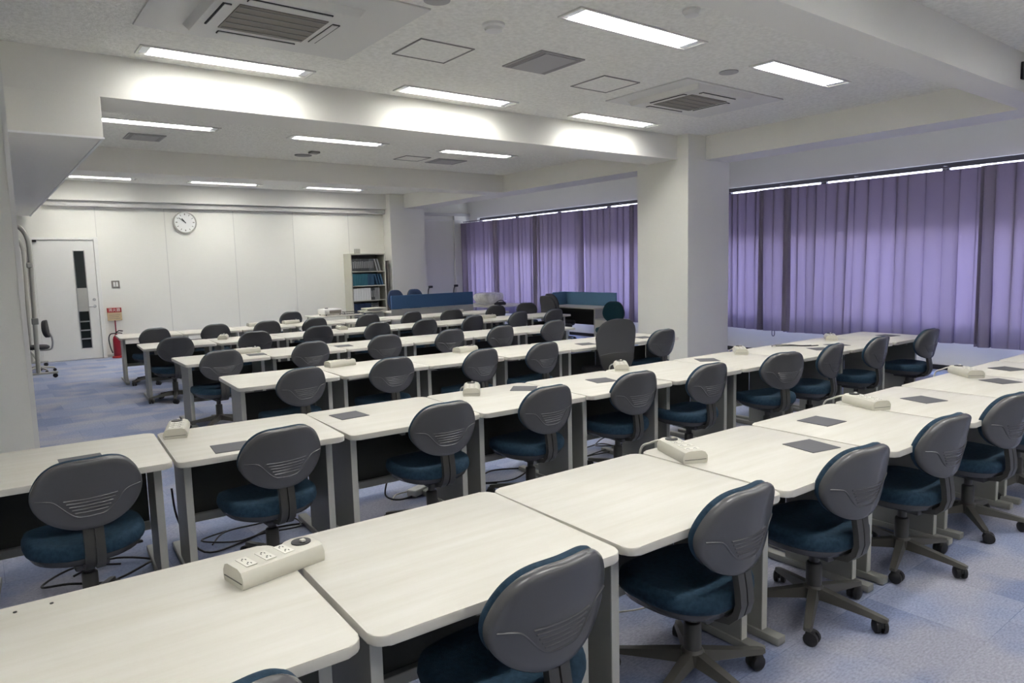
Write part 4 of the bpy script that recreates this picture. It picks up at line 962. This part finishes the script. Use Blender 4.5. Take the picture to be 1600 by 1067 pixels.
# covered equipment
table('work_table', 'long low table under the purple curtains carrying covered equipment', 'table', 9.15, 10.35, 12.6, 14.3, 0.69)
def covered():
    t = thing('covered_equipment', 'bulky equipment under a crumpled clear plastic sheet by the far window', 'covered equipment', (9.86, 13.72, 0.691))
    b = NB(); n = 40; rings = []
    g = random.Random(5)
    for j, (s, z) in enumerate(((0.72, 0.0), (0.78, 0.03), (0.92, 0.10), (1.0, 0.18), (0.98, 0.23), (0.85, 0.255), (0.55, 0.265), (0.2, 0.262))):
        ring = []
        for k in range(n):
            a = 2 * PI * k / n; ca, sa = math.cos(a), math.sin(a)
            x = math.copysign(abs(ca) ** 0.85, ca) * 0.37 * s; y = math.copysign(abs(sa) ** 0.85, sa) * 0.30 * s
            f = 1 + (0.07 * math.sin(a * 9 + j) + 0.04 * math.sin(a * 17)) * (1 - z / 0.3)
            ring.append(b.verts.new((x * f, y * f, z + 0.008 * math.sin(a * 5 + j))if z > 0.02 else (x * f, y * f, z)))
        rings.append(ring)
    for p, q in zip(rings, rings[1:]):
        for k in range(n): b.faces.new((p[k], p[(k + 1) % n], q[(k + 1) % n], q[k]))
    b.faces.new(rings[-1]); b.faces.new(rings[0][::-1])
    obj('plastic_sheet', b, 'sheet', t, 60)
    b = NB(); tube(b, [(0.32, -0.28, 0.06), (0.0, -0.325, 0.05), (-0.3, -0.28, 0.06)], 0.006); obj('tie', b, 'paper', t)
covered()
t = thing('shoulder_bag', 'black bag with white papers slumped on the table beside the covered equipment', 'bag', (9.70, 13.05, 0.691))
b = NB(); slab(b, 0.30, 0.20, [(1, 0.0), (1.02, 0.03), (0.9, 0.05), (0.6, 0.07), (0.2, 0.072)], 2.2, 28); obj('body', b, 'blackfab', t, 60)
b = NB(); tube(b, smooth_path([(-0.13, 0, 0.05), (-0.06, -0.03, 0.10), (0.05, -0.03, 0.10), (0.13, 0, 0.05)]), 0.010); obj('strap', b, 'black', t, 50)
b = NB(); box(b, (-0.22, 0.0, 0.10), (0.24, 0.18, 0.02), 0.004, 1, Matrix.Rotation(0.2, 3, 'Y')); o = obj('paper_bundle', b, 'paper', None); o.location = (9.42, 13.1, 0.64); tag(o, 'crumpled white papers left of the black bag on the far table', 'papers')
# desk with pale blue partition, near window
t = thing('partition_desk', 'grey desk with a pale blue partition in front of the purple curtains', 'desk', (9.96, 10.60, 0))
b = NB(); bx(b, -0.30, 0.30, -0.70, 0.75, 0.70, 0.728, 0.004); obj('tabletop', b, 'desktop', t)
b = NB(); bx(b, 0.30, 0.335, -0.72, 1.0, 0.70, 1.0, 0.005); bx(b, -0.1, 0.30, 0.76, 0.79, 0.70, 1.0, 0.005); obj('fabric_screen', b, 'blue2', t)
b = NB(); bx(b, -0.29, 0.33, -0.72, -0.68, 0.0, 0.70, 0.004); obj('side_panel', b, 'greypanel', t)
b = NB(); bx(b, -0.29, 0.33, 0.72, 0.755, 0.0, 0.70, 0.004); obj('side_panel', b, 'greypanel', t)
b = NB(); bx(b, -0.28, -0.02, -0.67, 0.71, 0.655, 0.70); bx(b, 0.10, 0.12, -0.67, 0.71, 0.34, 0.70); obj('apron', b, 'dark', t)
t = thing('drawer_pedestal', 'pale pedestal cabinet under the teal chair side of the far desk', 'cabinet', (9.80, 9.55, 0))
b = NB(); bx(b, -0.2, 0.2, -0.28, 0.28, 0.02, 0.52, 0.006); obj('carcass', b, 'greypanel', t)
b = NB(); bx(b, -0.204, -0.2, -0.26, 0.26, 0.30, 0.50, 0.001); dw = obj('drawer', b, 'strip', t)
b = NB(); bx(b, -0.208, -0.204, -0.06, 0.06, 0.41, 0.435); obj('pull', b, 'dark', dw)
for i in range(4):
    pass
b = NB()
for sx in (-0.17, 0.17):
    for s_y in (-0.25, 0.25): lathe(b, [(0.015, 0), (0.015, 0.02)], (sx, s_y, 0), 8)
obj('foot', b, 'black', t)
